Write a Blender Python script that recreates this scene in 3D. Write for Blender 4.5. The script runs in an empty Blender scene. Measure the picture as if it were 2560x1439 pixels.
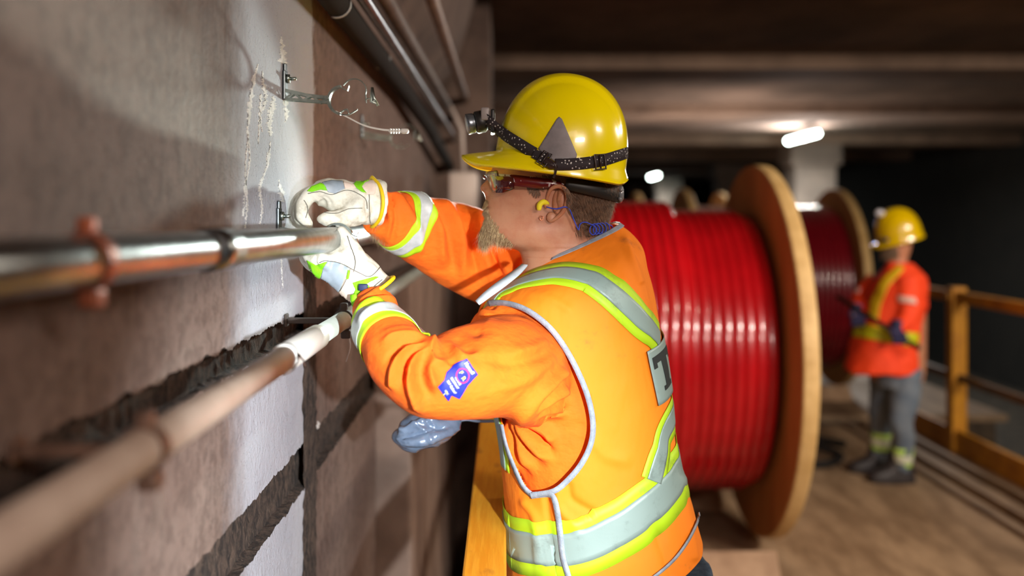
import bpy, bmesh, math, random
import numpy as np
from mathutils import Vector, noise
from mathutils.bvhtree import BVHTree
random.seed(7); rng = np.random.default_rng(7)
S = bpy.context.scene; COL = S.collection
F = 2489.0; VX, VY = 1260.0, 540.0; H = 1.70          # focal length in pixels, vanishing point, eye height above the deck
def P(px, py, Y): return Vector(((px-VX)*Y/F, Y, H-(py-VY)*Y/F))
def proj(a):
    a = np.asarray(a); return np.stack([VX+a[..., 0]*F/a[..., 1], VY-(a[..., 2]-H)*F/a[..., 1]], -1)
CAM = Vector((0, 0, H))
# ------------------------------------------------------------------ materials
def lin(c): return tuple((x/12.92 if x <= .04045 else ((x+.055)/1.055)**2.4) for x in [v/255 for v in c])+(1,)
MC = {}
def M(name, c1, c2=None, scale=8, rough=.6, metal=0, bump=0, bscale=60, coat=0, emit=None, estr=0, stretch=(1, 1, 1), trans=0, sheen=0, sss=0, lo=.35, hi=.65, detail=6, alpha=1):
    if name in MC: return MC[name]
    m = bpy.data.materials.new(name); m.use_nodes = True; nt = m.node_tree; b = nt.nodes['Principled BSDF']
    b.inputs['Base Color'].default_value = lin(c1); b.inputs['Roughness'].default_value = rough; b.inputs['Metallic'].default_value = metal
    b.inputs['Coat Weight'].default_value = coat; b.inputs['Transmission Weight'].default_value = trans
    b.inputs['Sheen Weight'].default_value = sheen; b.inputs['Alpha'].default_value = alpha
    if sss: b.inputs['Subsurface Weight'].default_value = sss; b.inputs['Subsurface Radius'].default_value = (.012, .005, .003); b.inputs['Subsurface Scale'].default_value = 1
    if emit: b.inputs['Emission Color'].default_value = lin(emit); b.inputs['Emission Strength'].default_value = estr
    if c2 or bump:
        tc = nt.nodes.new('ShaderNodeTexCoord'); mp = nt.nodes.new('ShaderNodeMapping'); mp.inputs['Scale'].default_value = stretch
        nt.links.new(tc.outputs['Object'], mp.inputs['Vector'])
    if c2:
        n = nt.nodes.new('ShaderNodeTexNoise'); n.inputs['Scale'].default_value = scale; n.inputs['Detail'].default_value = detail; n.inputs['Roughness'].default_value = .6
        nt.links.new(mp.outputs[0], n.inputs['Vector'])
        r = nt.nodes.new('ShaderNodeValToRGB'); r.color_ramp.elements[0].position = lo; r.color_ramp.elements[1].position = hi
        r.color_ramp.elements[0].color = lin(c1); r.color_ramp.elements[1].color = lin(c2)
        nt.links.new(n.outputs['Fac'], r.inputs[0]); nt.links.new(r.outputs[0], b.inputs['Base Color'])
    if bump:
        n2 = nt.nodes.new('ShaderNodeTexNoise'); n2.inputs['Scale'].default_value = bscale; n2.inputs['Detail'].default_value = 8
        nt.links.new(mp.outputs[0], n2.inputs['Vector'])
        bp = nt.nodes.new('ShaderNodeBump'); bp.inputs['Strength'].default_value = bump; bp.inputs['Distance'].default_value = .004
        nt.links.new(n2.outputs['Fac'], bp.inputs['Height']); nt.links.new(bp.outputs[0], b.inputs['Normal'])
    MC[name] = m; return m
class NT:
    """tiny node-building helper"""
    def __init__(s, name):
        s.m = bpy.data.materials.new(name); s.m.use_nodes = True; s.t = s.m.node_tree; s.b = s.t.nodes['Principled BSDF']
        s.co = s.t.nodes.new('ShaderNodeTexCoord').outputs['Object']
        s.xyz = s.t.nodes.new('ShaderNodeSeparateXYZ'); s.t.links.new(s.co, s.xyz.inputs[0])
    def setin(s, inp, v):
        if isinstance(v, bpy.types.NodeSocket): s.t.links.new(v, inp)
        else: inp.default_value = v
    def math(s, op, a, b=0.0, clamp=False):
        n = s.t.nodes.new('ShaderNodeMath'); n.operation = op; n.use_clamp = clamp; s.setin(n.inputs[0], a); s.setin(n.inputs[1], b); return n.outputs[0]
    def noise(s, scale, stretch=(1, 1, 1), detail=6, rough=.6):
        mp = s.t.nodes.new('ShaderNodeMapping'); mp.inputs['Scale'].default_value = stretch; s.t.links.new(s.co, mp.inputs[0])
        n = s.t.nodes.new('ShaderNodeTexNoise'); n.inputs['Scale'].default_value = scale; n.inputs['Detail'].default_value = detail; n.inputs['Roughness'].default_value = rough
        s.t.links.new(mp.outputs[0], n.inputs['Vector']); return n.outputs['Fac']
    def vor(s, scale):
        n = s.t.nodes.new('ShaderNodeTexVoronoi'); n.inputs['Scale'].default_value = scale; s.t.links.new(s.co, n.inputs['Vector']); return n.outputs['Distance']
    def step(s, v, a, b):
        n = s.t.nodes.new('ShaderNodeMapRange'); n.interpolation_type = 'SMOOTHSTEP'; s.setin(n.inputs[0], v)
        n.inputs[1].default_value = a; n.inputs[2].default_value = b; n.inputs[3].default_value = 0; n.inputs[4].default_value = 1; return n.outputs[0]
    def mix(s, f, a, b):
        n = s.t.nodes.new('ShaderNodeMix'); n.data_type = 'RGBA'; s.setin(n.inputs[0], f)
        s.setin(n.inputs[6], lin(a) if isinstance(a, tuple) else a); s.setin(n.inputs[7], lin(b) if isinstance(b, tuple) else b); return n.outputs[2]
    def bump(s, h, strength, dist=.004, normal=None):
        n = s.t.nodes.new('ShaderNodeBump'); n.inputs['Strength'].default_value = strength; n.inputs['Distance'].default_value = dist
        s.t.links.new(h, n.inputs['Height'])
        if normal: s.t.links.new(normal, n.inputs['Normal'])
        return n.outputs[0]
# ------------------------------------------------------------------ mesh helpers
def obj(name, verts, faces, mat=None, parent=None, smooth=True, mats=None, fm=None):
    me = bpy.data.meshes.new(name); me.from_pydata([tuple(map(float, v)) for v in verts], [], [tuple(map(int, f)) for f in faces]); me.update()
    return mobj(name, me, mat, parent, smooth, mats, fm)
def mobj(name, me, mat=None, parent=None, smooth=True, mats=None, fm=None):
    o = bpy.data.objects.new(name, me); COL.objects.link(o); me.materials.clear()
    for m in (mats or [mat]): me.materials.append(m)
    if fm is not None: me.polygons.foreach_set('material_index', list(map(int, fm)))
    me.polygons.foreach_set('use_smooth', [smooth]*len(me.polygons)); me.update()
    o.parent = parent; return o
def tag(o, label, cat, group=None, kind=None):
    o['label'] = label; o['category'] = cat
    if group: o['group'] = group
    if kind: o['kind'] = kind
    return o
def thing(name, label, cat, group=None, loc=(0, 0, 0)):
    o = bpy.data.objects.new(name, None); COL.objects.link(o); o.location = loc; o.empty_display_size = .1
    return tag(o, label, cat, group)
def struct(o): o['kind'] = 'structure'; return o
def fix_parent(root):
    """children are built in world coordinates: keep them there under a moved Empty"""
    for c in root.children: c.location = c.location-root.location
class MB:
    def __init__(s): s.v = []; s.f = []; s.m = []
    def add(s, v, f, mi=0):
        k = len(s.v); s.v += [tuple(x) for x in v]; s.f += [tuple(i+k for i in q) for q in f]; s.m += [mi]*len(f); return s
    def box(s, a, b, mi=0, bev=0):
        (x0, y0, z0), (x1, y1, z1) = a, b
        if bev:
            bm = bmesh.new(); bmesh.ops.create_cube(bm, size=1)
            for v in bm.verts: v.co = Vector((x0+(v.co.x+.5)*(x1-x0), y0+(v.co.y+.5)*(y1-y0), z0+(v.co.z+.5)*(z1-z0)))
            bmesh.ops.bevel(bm, geom=bm.edges[:], offset=bev, segments=2, affect='EDGES', profile=.5)
            bm.verts.index_update(); s.add([v.co[:] for v in bm.verts], [[v.index for v in f.verts] for f in bm.faces], mi); bm.free(); return s
        v = [(x, y, z) for x in (x0, x1) for y in (y0, y1) for z in (z0, z1)]
        return s.add(v, [(0, 1, 3, 2), (4, 6, 7, 5), (0, 4, 5, 1), (2, 3, 7, 6), (0, 2, 6, 4), (1, 5, 7, 3)], mi)
    def tube(s, pts, r, n=12, mi=0, closed=False, caps=True):
        pts = [Vector(p) for p in pts]; N = len(pts); rr = r if hasattr(r, '__len__') else [r]*N
        T = []
        for i in range(N):
            a = pts[i-1] if (i > 0 or closed) else pts[i]; b = pts[(i+1) % N] if (i < N-1 or closed) else pts[i]
            d = b-a; T.append(d.normalized() if d.length > 1e-9 else Vector((0, 0, 1)))
        u = T[0].orthogonal().normalized(); vs = []
        for i in range(N):
            u = (u-T[i]*u.dot(T[i])).normalized(); w = T[i].cross(u)
            for k in range(n):
                a = 2*math.pi*k/n; vs.append(pts[i]+(u*math.cos(a)+w*math.sin(a))*rr[i])
        fs = []
        for i in range(N if closed else N-1):
            j = (i+1) % N
            for k in range(n): fs.append((i*n+k, i*n+(k+1) % n, j*n+(k+1) % n, j*n+k))
        if caps and not closed: fs += [tuple(range(n))[::-1], tuple((N-1)*n+k for k in range(n))]
        return s.add(vs, fs, mi)
    def strap(s, pts, nrm, w, t, mi=0):
        """flat band along pts, nrm = outward normals, w width, t thickness"""
        pts = [Vector(p) for p in pts]; N = len(pts); ww = w if hasattr(w, '__len__') else [w]*N; vs = []
        for i in range(N):
            d = (pts[min(i+1, N-1)]-pts[max(i-1, 0)]).normalized(); n = Vector(nrm[i]).normalized(); sd = d.cross(n).normalized()*ww[i]/2
            vs += [pts[i]-sd, pts[i]+sd, pts[i]+sd+n*t, pts[i]-sd+n*t]
        fs = [(0, 1, 2, 3), tuple((N-1)*4+k for k in (3, 2, 1, 0))]
        for i in range(N-1):
            for k in range(4): fs.append((i*4+k, (i+1)*4+k, (i+1)*4+(k+1) % 4, i*4+(k+1) % 4))
        return s.add(vs, fs, mi)
    def ell(s, c, r, mi=0, nu=16, nv=10, R=None):
        vs = []; c = Vector(c)
        for j in range(nv+1):
            t = math.pi*j/nv
            for i in range(nu):
                a = 2*math.pi*i/nu; p = Vector((r[0]*math.sin(t)*math.cos(a), r[1]*math.sin(t)*math.sin(a), r[2]*math.cos(t)))
                vs.append(c+(R @ p if R else p))
        return s.add(vs, [(j*nu+i, (j+1)*nu+i, (j+1)*nu+(i+1) % nu, j*nu+(i+1) % nu) for j in range(nv) for i in range(nu)], mi)
    def o(s, name, mat=None, parent=None, smooth=True, mats=None): return obj(name, s.v, s.f, mat, parent, smooth, mats, s.m if mats else None)
def catmull(pts, n):
    pts = np.asarray(pts, float); k = len(pts); out = []
    for i in range(n):
        t = i/(n-1)*(k-1); j = min(int(t), k-2); f = t-j
        p0 = pts[max(j-1, 0)]; p1 = pts[j]; p2 = pts[j+1]; p3 = pts[min(j+2, k-1)]
        out.append(.5*((2*p1)+(-p0+p2)*f+(2*p0-5*p1+4*p2-p3)*f*f+(-p0+3*p1-3*p2+p3)*f**3))
    return np.array(out)
def curve(pts, n): return [Vector(p) for p in catmull([tuple(p) for p in pts], n)]
class Loft:
    """rings: (centre, A, B, exponent). eval(u, v) with u in turns, v in 0..1"""
    def __init__(s, rings): s.r = np.array([list(c)+list(a)+list(b)+[n] for c, a, b, n in rings], float); s.k = len(rings)
    def params(s, v):
        t = np.clip(v, 0, 1)*(s.k-1); j = np.minimum(t.astype(int), s.k-2); f = (t-j)[..., None]; R = s.r
        p0 = R[np.maximum(j-1, 0)]; p1 = R[j]; p2 = R[j+1]; p3 = R[np.minimum(j+2, s.k-1)]
        return .5*((2*p1)+(-p0+p2)*f+(2*p0-5*p1+4*p2-p3)*f*f+(-p0+3*p1-3*p2+p3)*f**3)
    def ev(s, u, v, off=0.0):
        u = np.asarray(u, float); v = np.asarray(v, float); q = s.params(v); a = u*2*np.pi; n = np.maximum(q[..., 9:10], 1.2)
        c, sn = np.cos(a)[..., None], np.sin(a)[..., None]
        A = q[..., 3:6]; B = q[..., 6:9]
        if off: A = A*(1+off/np.linalg.norm(A, axis=-1, keepdims=True)); B = B*(1+off/np.linalg.norm(B, axis=-1, keepdims=True))
        return q[..., 0:3]+A*np.sign(c)*np.abs(c)**(2/n)+B*np.sign(sn)*np.abs(sn)**(2/n)
    def grid(s, nu, nv, off=0.0, v0=0, v1=1):
        U, V = np.meshgrid(np.arange(nu)/nu, np.linspace(v0, v1, nv)); return s.ev(U, V, off)
def gfaces(nu, nv, closed=True, caps=True):
    fs = [(j*nu+i, j*nu+(i+1) % nu, (j+1)*nu+(i+1) % nu, (j+1)*nu+i) for j in range(nv-1) for i in range(nu if closed else nu-1)]
    if caps: fs += [tuple(range(nu))[::-1], tuple((nv-1)*nu+k for k in range(nu))]
    return fs
def limb(pts, n=2.0):
    """pts: (px, py, Y, r_inplane_px, r_depth_m); rings perpendicular to the path"""
    C = [P(p[0], p[1], p[2]) for p in pts]; out = []
    for i, p in enumerate(pts):
        d = (C[min(i+1, len(C)-1)]-C[max(i-1, 0)]).normalized(); r = p[3]*p[2]/F
        view = Vector((0, 1, 0)); a = d.cross(view)
        a = a.normalized() if a.length > .05 else Vector((1, 0, 0)); b = d.cross(a).normalized()
        out.append((C[i], a*r, b*p[4], n))
    return Loft(out)
def add_loft(mb, L, nu=32, nv=40, mi=0): mb.add(L.grid(nu, nv).reshape(-1, 3), gfaces(nu, nv), mi)
def remesh(mb, vox, smooth=4, fac=.5):
    me = bpy.data.meshes.new('t'); me.from_pydata([tuple(v) for v in mb.v], [], mb.f)
    o = bpy.data.objects.new('t', me); COL.objects.link(o)
    m = o.modifiers.new('r', 'REMESH'); m.mode = 'VOXEL'; m.voxel_size = vox
    if smooth: k = o.modifiers.new('s', 'SMOOTH'); k.iterations = smooth; k.factor = fac
    dg = bpy.context.evaluated_depsgraph_get(); r = bpy.data.meshes.new_from_object(o.evaluated_get(dg))
    bpy.data.objects.remove(o); bpy.data.meshes.remove(me); return r
def co(me):
    a = np.empty(len(me.vertices)*3); me.vertices.foreach_get('co', a); return a.reshape(-1, 3)
def nor(me):
    a = np.empty(len(me.vertices)*3, dtype=np.float32); me.vertex_normals.foreach_get('vector', a); return a.reshape(-1, 3).astype(float)
def setco(me, a): me.vertices.foreach_set('co', a.reshape(-1)); me.update()
def pdist(p, poly):
    """distance of points p (N,2) to a polyline, and fraction along it"""
    poly = np.asarray(poly, float); best = np.full(len(p), 1e9); fr = np.zeros(len(p)); k = len(poly)-1
    for i in range(k):
        a, b = poly[i], poly[i+1]; d = b-a; t = np.clip(((p-a) @ d)/max(d @ d, 1e-9), 0, 1); q = np.hypot(*(p-a-t[:, None]*d).T)
        m = q < best; best[m] = q[m]; fr[m] = (i+t[m])/k
    return best, fr
def lap(me, it, k=.5):
    e = np.empty(len(me.edges)*2, dtype=np.int32); me.edges.foreach_get('vertices', e); e = e.reshape(-1, 2); a = co(me); cnt = np.bincount(e.reshape(-1), minlength=len(a)).clip(1)[:, None]
    for _ in range(it):
        s = np.zeros_like(a)
        for c in range(3): s[:, c] = np.bincount(e[:, 0], a[e[:, 1], c], len(a))+np.bincount(e[:, 1], a[e[:, 0], c], len(a))
        a = a*(1-k)+s/cnt*k
    setco(me, a)
def folds(me, lst, yr=None, back=True):
    """raise or sink cloth along lines drawn on its near side; (polyline px, width px, height m)"""
    a = co(me); n = nor(me); pp = proj(a); f = np.clip(-n[:, 1]*2.5+.3, 0, 1); d = np.zeros(len(a))
    for poly, w, h in lst:
        c = catmull(poly, 12) if len(poly) > 2 else np.array(poly, float)
        q, fr = pdist(pp, c); d += h*np.exp(-(q/w)**2)*np.clip(np.sin(np.pi*(fr*.86+.07))*1.6, 0, 1)
    d = np.clip(d, -.016, .021)
    setco(me, a+n*(d*f)[:, None]); lap(me, 3)
def rumple(me, amp, sc, seed=0, st=(1, 1, 1)):
    a = co(me); n = nor(me)
    d = np.array([noise.noise(Vector((p[0]*sc*st[0]+seed, p[1]*sc*st[1], p[2]*sc*st[2]))) for p in a])
    setco(me, a+n*(d*amp)[:, None])
def bvh(me_or_list):
    vs = []; fs = []
    for o in (me_or_list if isinstance(me_or_list, list) else [me_or_list]):
        me = o.data if isinstance(o, bpy.types.Object) else o; k = len(vs); vs += [v.co.copy() for v in me.vertices]; fs += [tuple(i+k for i in p.vertices) for p in me.polygons]
    return BVHTree.FromPolygons(vs, fs)
def hit(T, px, py):
    d = (P(px, py, 1.0)-CAM).normalized(); h = T.ray_cast(CAM, d); return h if h[0] is not None else None
def inpoly(x, y, poly):
    c = False; j = len(poly)-1
    for i in range(len(poly)):
        if (poly[i][1] > y) != (poly[j][1] > y) and x < (poly[j][0]-poly[i][0])*(y-poly[i][1])/(poly[j][1]-poly[i][1])+poly[i][0]: c = not c
        j = i
    return c
def patch(name, T, poly, mat, parent, off=.0015, step=3.0, thick=.0008, jump=.03, smooth_n=True):
    """a thin sewn-on or stuck-on piece lying on surface T"""
    poly = np.asarray(poly, float); x0, y0 = poly.min(0); x1, y1 = poly.max(0); nx = int((x1-x0)/step)+2; ny = int((y1-y0)/step)+2
    keep = {}; pl = [tuple(p) for p in poly]
    for j in range(ny):
        for i in range(nx):
            if inpoly(x0+(i+.5)*step, y0+(j+.5)*step, pl): keep[(i, j)] = 1
    pts = {}
    for (i, j) in keep:
        for q in ((i, j), (i+1, j), (i+1, j+1), (i, j+1)): pts.setdefault(q, 0); pts[q] += 1
    cl = np.vstack([poly, poly[:1]]); keys = list(pts); xy = np.array([(x0+k[0]*step, y0+k[1]*step) for k in keys])
    for n_, k in enumerate(keys):
        if pts[k] < 4:
            best = (1e9, None)
            for s in range(len(cl)-1):
                a, b = cl[s], cl[s+1]; d = b-a; t = min(max(((xy[n_]-a) @ d)/max(d @ d, 1e-9), 0), 1); q = a+t*d; e = math.hypot(*(q-xy[n_]))
                if e < best[0]: best = (e, q)
            if best[0] < step*1.5: xy[n_] = best[1]
    V = {}; vs = []; dep = {}
    for n_, k in enumerate(keys):
        h = hit(T, *xy[n_])
        if h:
            n = h[1] if h[1].dot(CAM-h[0]) > 0 else -h[1]
            V[k] = len(vs); dep[k] = h[0].y; vs.append(h[0]+n*off)
    fs = []
    for (i, j) in keep:
        q = ((i, j), (i, j+1), (i+1, j+1), (i+1, j))
        if all(k in V for k in q) and max(dep[k] for k in q)-min(dep[k] for k in q) < jump: fs.append([V[k] for k in q])
    if not fs: return None
    o = obj(name, vs, fs, mat, parent)
    if thick: md = o.modifiers.new('t', 'SOLIDIFY'); md.thickness = thick; md.offset = 0
    return o
def text2d(s, size=1.0, bold=0.0):
    c = bpy.data.curves.new('t', 'FONT'); c.body = s; c.size = size; c.offset = bold; c.resolution_u = 3; c.align_x = 'CENTER'; c.align_y = 'CENTER'
    o = bpy.data.objects.new('t', c); COL.objects.link(o); me = bpy.data.meshes.new_from_object(o.evaluated_get(bpy.context.evaluated_depsgraph_get()))
    bm = bmesh.new(); bm.from_mesh(me); bmesh.ops.triangulate(bm, faces=bm.faces[:])
    for _ in range(2): bmesh.ops.subdivide_edges(bm, edges=[e for e in bm.edges if e.calc_length() > size*.12], cuts=1)
    bmesh.ops.triangulate(bm, faces=bm.faces[:])
    bm.verts.index_update(); v = [tuple(x.co) for x in bm.verts]; f = [[x.index for x in q.verts] for q in bm.faces]; bm.free()
    bpy.data.objects.remove(o); bpy.data.curves.remove(c); bpy.data.meshes.remove(me); return v, f
def decal_text(T, s, cx, cy, ang, h, mat, parent, name='lettering', off=.003, sx=1.0, bold=.01):
    v, f = text2d(s, h, bold*h); ca, sa = math.cos(ang), math.sin(ang); vs = []
    for (x, y, z) in v:
        x *= sx; q = hit(T, cx+x*ca-(-y)*sa, cy+x*sa+(-y)*ca)
        if not q: return None
        n = q[1] if q[1].dot(CAM-q[0]) > 0 else -q[1]; vs.append(q[0]+n*off)
    return obj(name, vs, f, mat, parent, smooth=False)
exec_parts = True
# ================================================================== the setting
W = .41
w = NT('concrete_wall')
big = w.noise(2.2, (1, 1, 1), 5); fine = w.noise(38, (1, 1, 1), 8, .7); strk = w.noise(9, (1, 1, .12), 5); pit = w.vor(150)
c = w.mix(w.step(big, .3, .7), (112, 90, 80), (136, 116, 106)); c = w.mix(w.math('MULTIPLY', w.step(fine, .42, .62), .5), c, (76, 58, 50))
c = w.mix(w.math('MULTIPLY', w.step(strk, .55, .72), .3), c, (150, 138, 128))
# limed strip of the wall, paled further to paint in the torch light, with a ragged right edge
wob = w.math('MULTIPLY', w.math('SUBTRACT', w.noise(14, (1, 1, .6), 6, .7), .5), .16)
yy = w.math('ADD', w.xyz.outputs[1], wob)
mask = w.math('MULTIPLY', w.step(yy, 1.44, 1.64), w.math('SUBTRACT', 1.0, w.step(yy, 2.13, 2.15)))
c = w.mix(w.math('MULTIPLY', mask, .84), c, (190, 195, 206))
pits = w.math('SUBTRACT', 1.0, w.step(pit, .02, .16)); pits = w.math('MULTIPLY', pits, w.step(w.noise(24), .45, .55))
c = w.mix(w.math('MULTIPLY', pits, .85), c, (48, 38, 34))
w.t.links.new(c, w.b.inputs['Base Color']); w.b.inputs['Roughness'].default_value = .82
hgt = w.math('SUBTRACT', w.math('ADD', fine, w.math('MULTIPLY', w.noise(170, detail=3), .5)), w.math('MULTIPLY', pits, 1.6))
w.t.links.new(w.bump(hgt, 1.0, .005), w.b.inputs['Normal'])
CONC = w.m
g = NT('rough_joint'); f1 = g.noise(60, (1, 1, .35), 10, .8); f2 = g.noise(150, (1, 1, .5), 8, .7)
c = g.mix(g.step(f1, .4, .62), (34, 24, 19), (104, 84, 70)); c = g.mix(g.math('MULTIPLY', g.step(f2, .58, .68), .6), c, (150, 130, 112))
g.t.links.new(c, g.b.inputs['Base Color']); g.b.inputs['Roughness'].default_value = .9; g.t.links.new(g.bump(g.math('ADD', f1, f2), 1.0, .012), g.b.inputs['Normal'])
JOINT = g.m
DARKC = M('dark_concrete', (74, 58, 50), (112, 92, 80), 3, .85, bump=.5, bscale=25)
CEILC = M('ceiling_concrete', (84, 70, 60), (128, 108, 94), 1.2, .9, bump=.4, bscale=9, stretch=(1, .6, 1))
# left wall: extruded along the tunnel, with two recessed joints; ragged lips
def wall_left():
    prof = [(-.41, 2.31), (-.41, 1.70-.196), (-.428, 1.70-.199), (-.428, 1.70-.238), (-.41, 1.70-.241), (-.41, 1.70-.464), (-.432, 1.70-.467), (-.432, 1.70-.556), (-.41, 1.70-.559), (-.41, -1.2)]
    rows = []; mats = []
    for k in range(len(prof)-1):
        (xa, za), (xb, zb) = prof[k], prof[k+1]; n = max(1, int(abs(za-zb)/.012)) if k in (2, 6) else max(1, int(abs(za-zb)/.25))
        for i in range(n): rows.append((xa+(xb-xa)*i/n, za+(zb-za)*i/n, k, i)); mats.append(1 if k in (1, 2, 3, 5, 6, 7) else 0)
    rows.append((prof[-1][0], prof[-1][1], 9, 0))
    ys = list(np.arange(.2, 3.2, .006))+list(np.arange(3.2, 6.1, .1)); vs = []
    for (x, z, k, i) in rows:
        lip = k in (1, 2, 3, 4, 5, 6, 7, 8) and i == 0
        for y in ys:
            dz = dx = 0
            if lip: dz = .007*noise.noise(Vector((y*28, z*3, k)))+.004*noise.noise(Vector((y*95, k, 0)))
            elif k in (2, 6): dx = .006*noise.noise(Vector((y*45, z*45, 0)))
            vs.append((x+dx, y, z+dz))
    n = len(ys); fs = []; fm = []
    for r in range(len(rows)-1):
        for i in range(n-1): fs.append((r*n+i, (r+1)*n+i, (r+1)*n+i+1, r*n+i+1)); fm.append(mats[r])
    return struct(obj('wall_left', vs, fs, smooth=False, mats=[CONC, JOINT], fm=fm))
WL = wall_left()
# back of the wall and the haunch that leans out to the ceiling
hb = MB(); prof = [(-.41, 2.31), (-.36, 2.36), (-.36, 2.44), (-.30, 2.52), (-.22, 2.8), (-.16, 3.05), (-.9, 3.05), (-.9, 2.31)]
hv = [(x, y, z) for y in (.2, 6.1) for (x, z) in prof]; n = len(prof)
hb.add(hv, [(i, (i+1) % n, (i+1) % n+n, i+n) for i in range(n)]+[tuple(range(n))[::-1], tuple(range(n, 2*n))])
struct(hb.o('trim_1', DARKC, smooth=False)); 
struct(MB().box((-.9, .2, -1.2), (-.45, 6.1, 2.31)).o('wall_left_core', DARKC, smooth=False))
struct(MB().box((-.42, 3.18, -1.2), (-.294, 6.1, 1.49), bev=.012).o('trim_2', M('bench_concrete', (112, 92, 80), (140, 118, 104), 4, .85, bump=.5, bscale=30), smooth=False))
struct(MB().box((-.9, 6.1, -1.2), (-.085, 7.2, 3.05), bev=.01).o('trim_3', DARKC, smooth=False))
struct(MB().box((-.9, 7.2, -1.2), (-.5, 46, 3.05)).o('wall_left_far', DARKC, smooth=False))
# a rough vertical joint running down the wall just beyond the worker's gloves
vj = []; vf = []; k = 0
zs = np.arange(.9, 1.70-.03, .008); cols = 9
for z in zs:
    y0 = 2.03+.03*noise.noise(Vector((z*11, 3, 0)))+.02*noise.noise(Vector((z*40, 1, 0))); y1 = 2.17+.02*noise.noise(Vector((z*13, 9, 0)))+.012*noise.noise(Vector((z*50, 5, 0)))
    for i in range(cols):
        t = i/(cols-1); vj.append((-.4095+(.0035+.004*noise.noise(Vector((z*60, t*9, 2))) if 0 < i < cols-1 else 0), y0+(y1-y0)*t, z))
for j in range(len(zs)-1):
    for i in range(cols-1): vf.append((j*cols+i, (j+1)*cols+i, (j+1)*cols+i+1, j*cols+i+1))
obj('rough_strip', vj, vf, JOINT, WL, smooth=False)
# white mineral runs below the anchors
LIME = M('lime_deposit', (205, 205, 200), (242, 242, 240), 60, .8, bump=.8, bscale=220)
def run(pts, seed):
    """pts: (px, py, half width px) down the wall"""
    q = catmull(pts, int(abs(pts[-1][1]-pts[0][1])/1.3)+4); vs = []; fs = []; nz = lambda y, f, k: noise.noise(Vector((y*f, seed, k)))
    for i, (x, y, h) in enumerate(q):
        a, b = [h*max(.08, .75+1.0*nz(y, .11, k)+.9*nz(y, .37, k+1)+.7*nz(y, 1.1, k+2)) for k in (0, 8)]; x += 2.2*nz(y, .2, 20)
        for s in (-a, -a*.5, b*.5, b):
            px = x+s; Y = W*F/(VX-px); vs.append((-.4101+(.0010 if abs(s) < max(a, b)*.7 else 0.0002), Y, H-(y-VY)*Y/F))
    for i in range(len(q)-1):
        for k in range(3): fs.append((i*4+k, (i+1)*4+k, (i+1)*4+k+1, i*4+k+1))
    obj('mineral_run', vs, fs, LIME, WL, smooth=False)
for i, r in enumerate([[(703, 92, 2), (706, 130, 8), (708, 158, 12)], [(645, 160, 2), (632, 210, 4), (624, 270, 5), (619, 330, 3), (624, 400, 2), (612, 470, 3), (608, 540, 2)],
        [(655, 178, 2), (659, 215, 5), (664, 250, 7), (650, 290, 3), (655, 330, 2)], [(652, 235, 4), (648, 300, 3), (646, 360, 2)], [(684, 240, 4), (680, 270, 9), (674, 300, 7), (676, 340, 4)],
        [(714, 250, 6), (716, 290, 4), (713, 305, 2)], [(668, 380, 2), (665, 420, 3), (650, 470, 4), (655, 520, 3), (650, 560, 2)], [(676, 352, 1), (672, 390, 4), (668, 420, 2)], [(697, 448, 2), (702, 480, 8), (708, 505, 13)], [(700, 600, 1), (704, 660, 2), (706, 720, 1)],
        [(793, 1052, 1), (796, 1060, 5), (792, 1072, 2)], [(622, 330, 2), (613, 420, 2), (617, 500, 3), (612, 570, 2)]]): run(r, i*7.3)
# ceiling with cross beams, far walls, ground
cb = MB(); cb.box((-.9, -3, 3.05), (9, 46, 3.4)); CE = struct(cb.o('ceiling', CEILC, smooth=False))
BEAM = M('beam_concrete', (116, 96, 82), (150, 126, 108), 2, .85, bump=.3, bscale=12)
for i, (y0, y1, z) in enumerate([(4.6, 5.1, 2.98), (8.3, 9.0, 2.93), (12.0, 13.2, 2.93), (16.5, 17.2, 2.9), (21, 22, 2.9), (27, 28, 2.9)]):
    struct(MB().box((-.5, y0, z), (9, y1, 3.06)).o('trim_%d' % (i+4), BEAM, smooth=False))
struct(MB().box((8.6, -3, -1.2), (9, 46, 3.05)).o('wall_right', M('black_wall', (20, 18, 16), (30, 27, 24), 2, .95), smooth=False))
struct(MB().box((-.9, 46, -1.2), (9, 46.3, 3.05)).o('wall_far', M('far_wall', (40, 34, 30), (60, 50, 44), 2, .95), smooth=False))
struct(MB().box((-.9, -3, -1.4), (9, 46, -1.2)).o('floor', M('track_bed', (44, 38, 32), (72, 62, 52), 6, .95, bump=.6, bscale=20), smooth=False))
# ---------------- columns between the tracks
colm = M('column_concrete', (112, 100, 92), (132, 118, 108), 3, .85, bump=.3, bscale=20)
for i, y in enumerate((16.6, 22.5, 31.5, 38)):
    m = MB(); m.box((4.86, y, -1.2), (5.55, y+.7, 2.9), bev=.03); m.box((4.78, y-.06, 2.55), (5.63, y+.76, 2.9), bev=.03)
    tag(m.o('concrete_column', colm, smooth=False), ['square concrete column beside the long ceiling tube light, nearest of the row', 'second concrete column down the dark tunnel, behind the nearest one', 'third concrete column down the dark tunnel, beyond the small round light', 'farthest concrete column of the row in the dark tunnel'][i], 'column', 'concrete columns beside the track')
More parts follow.
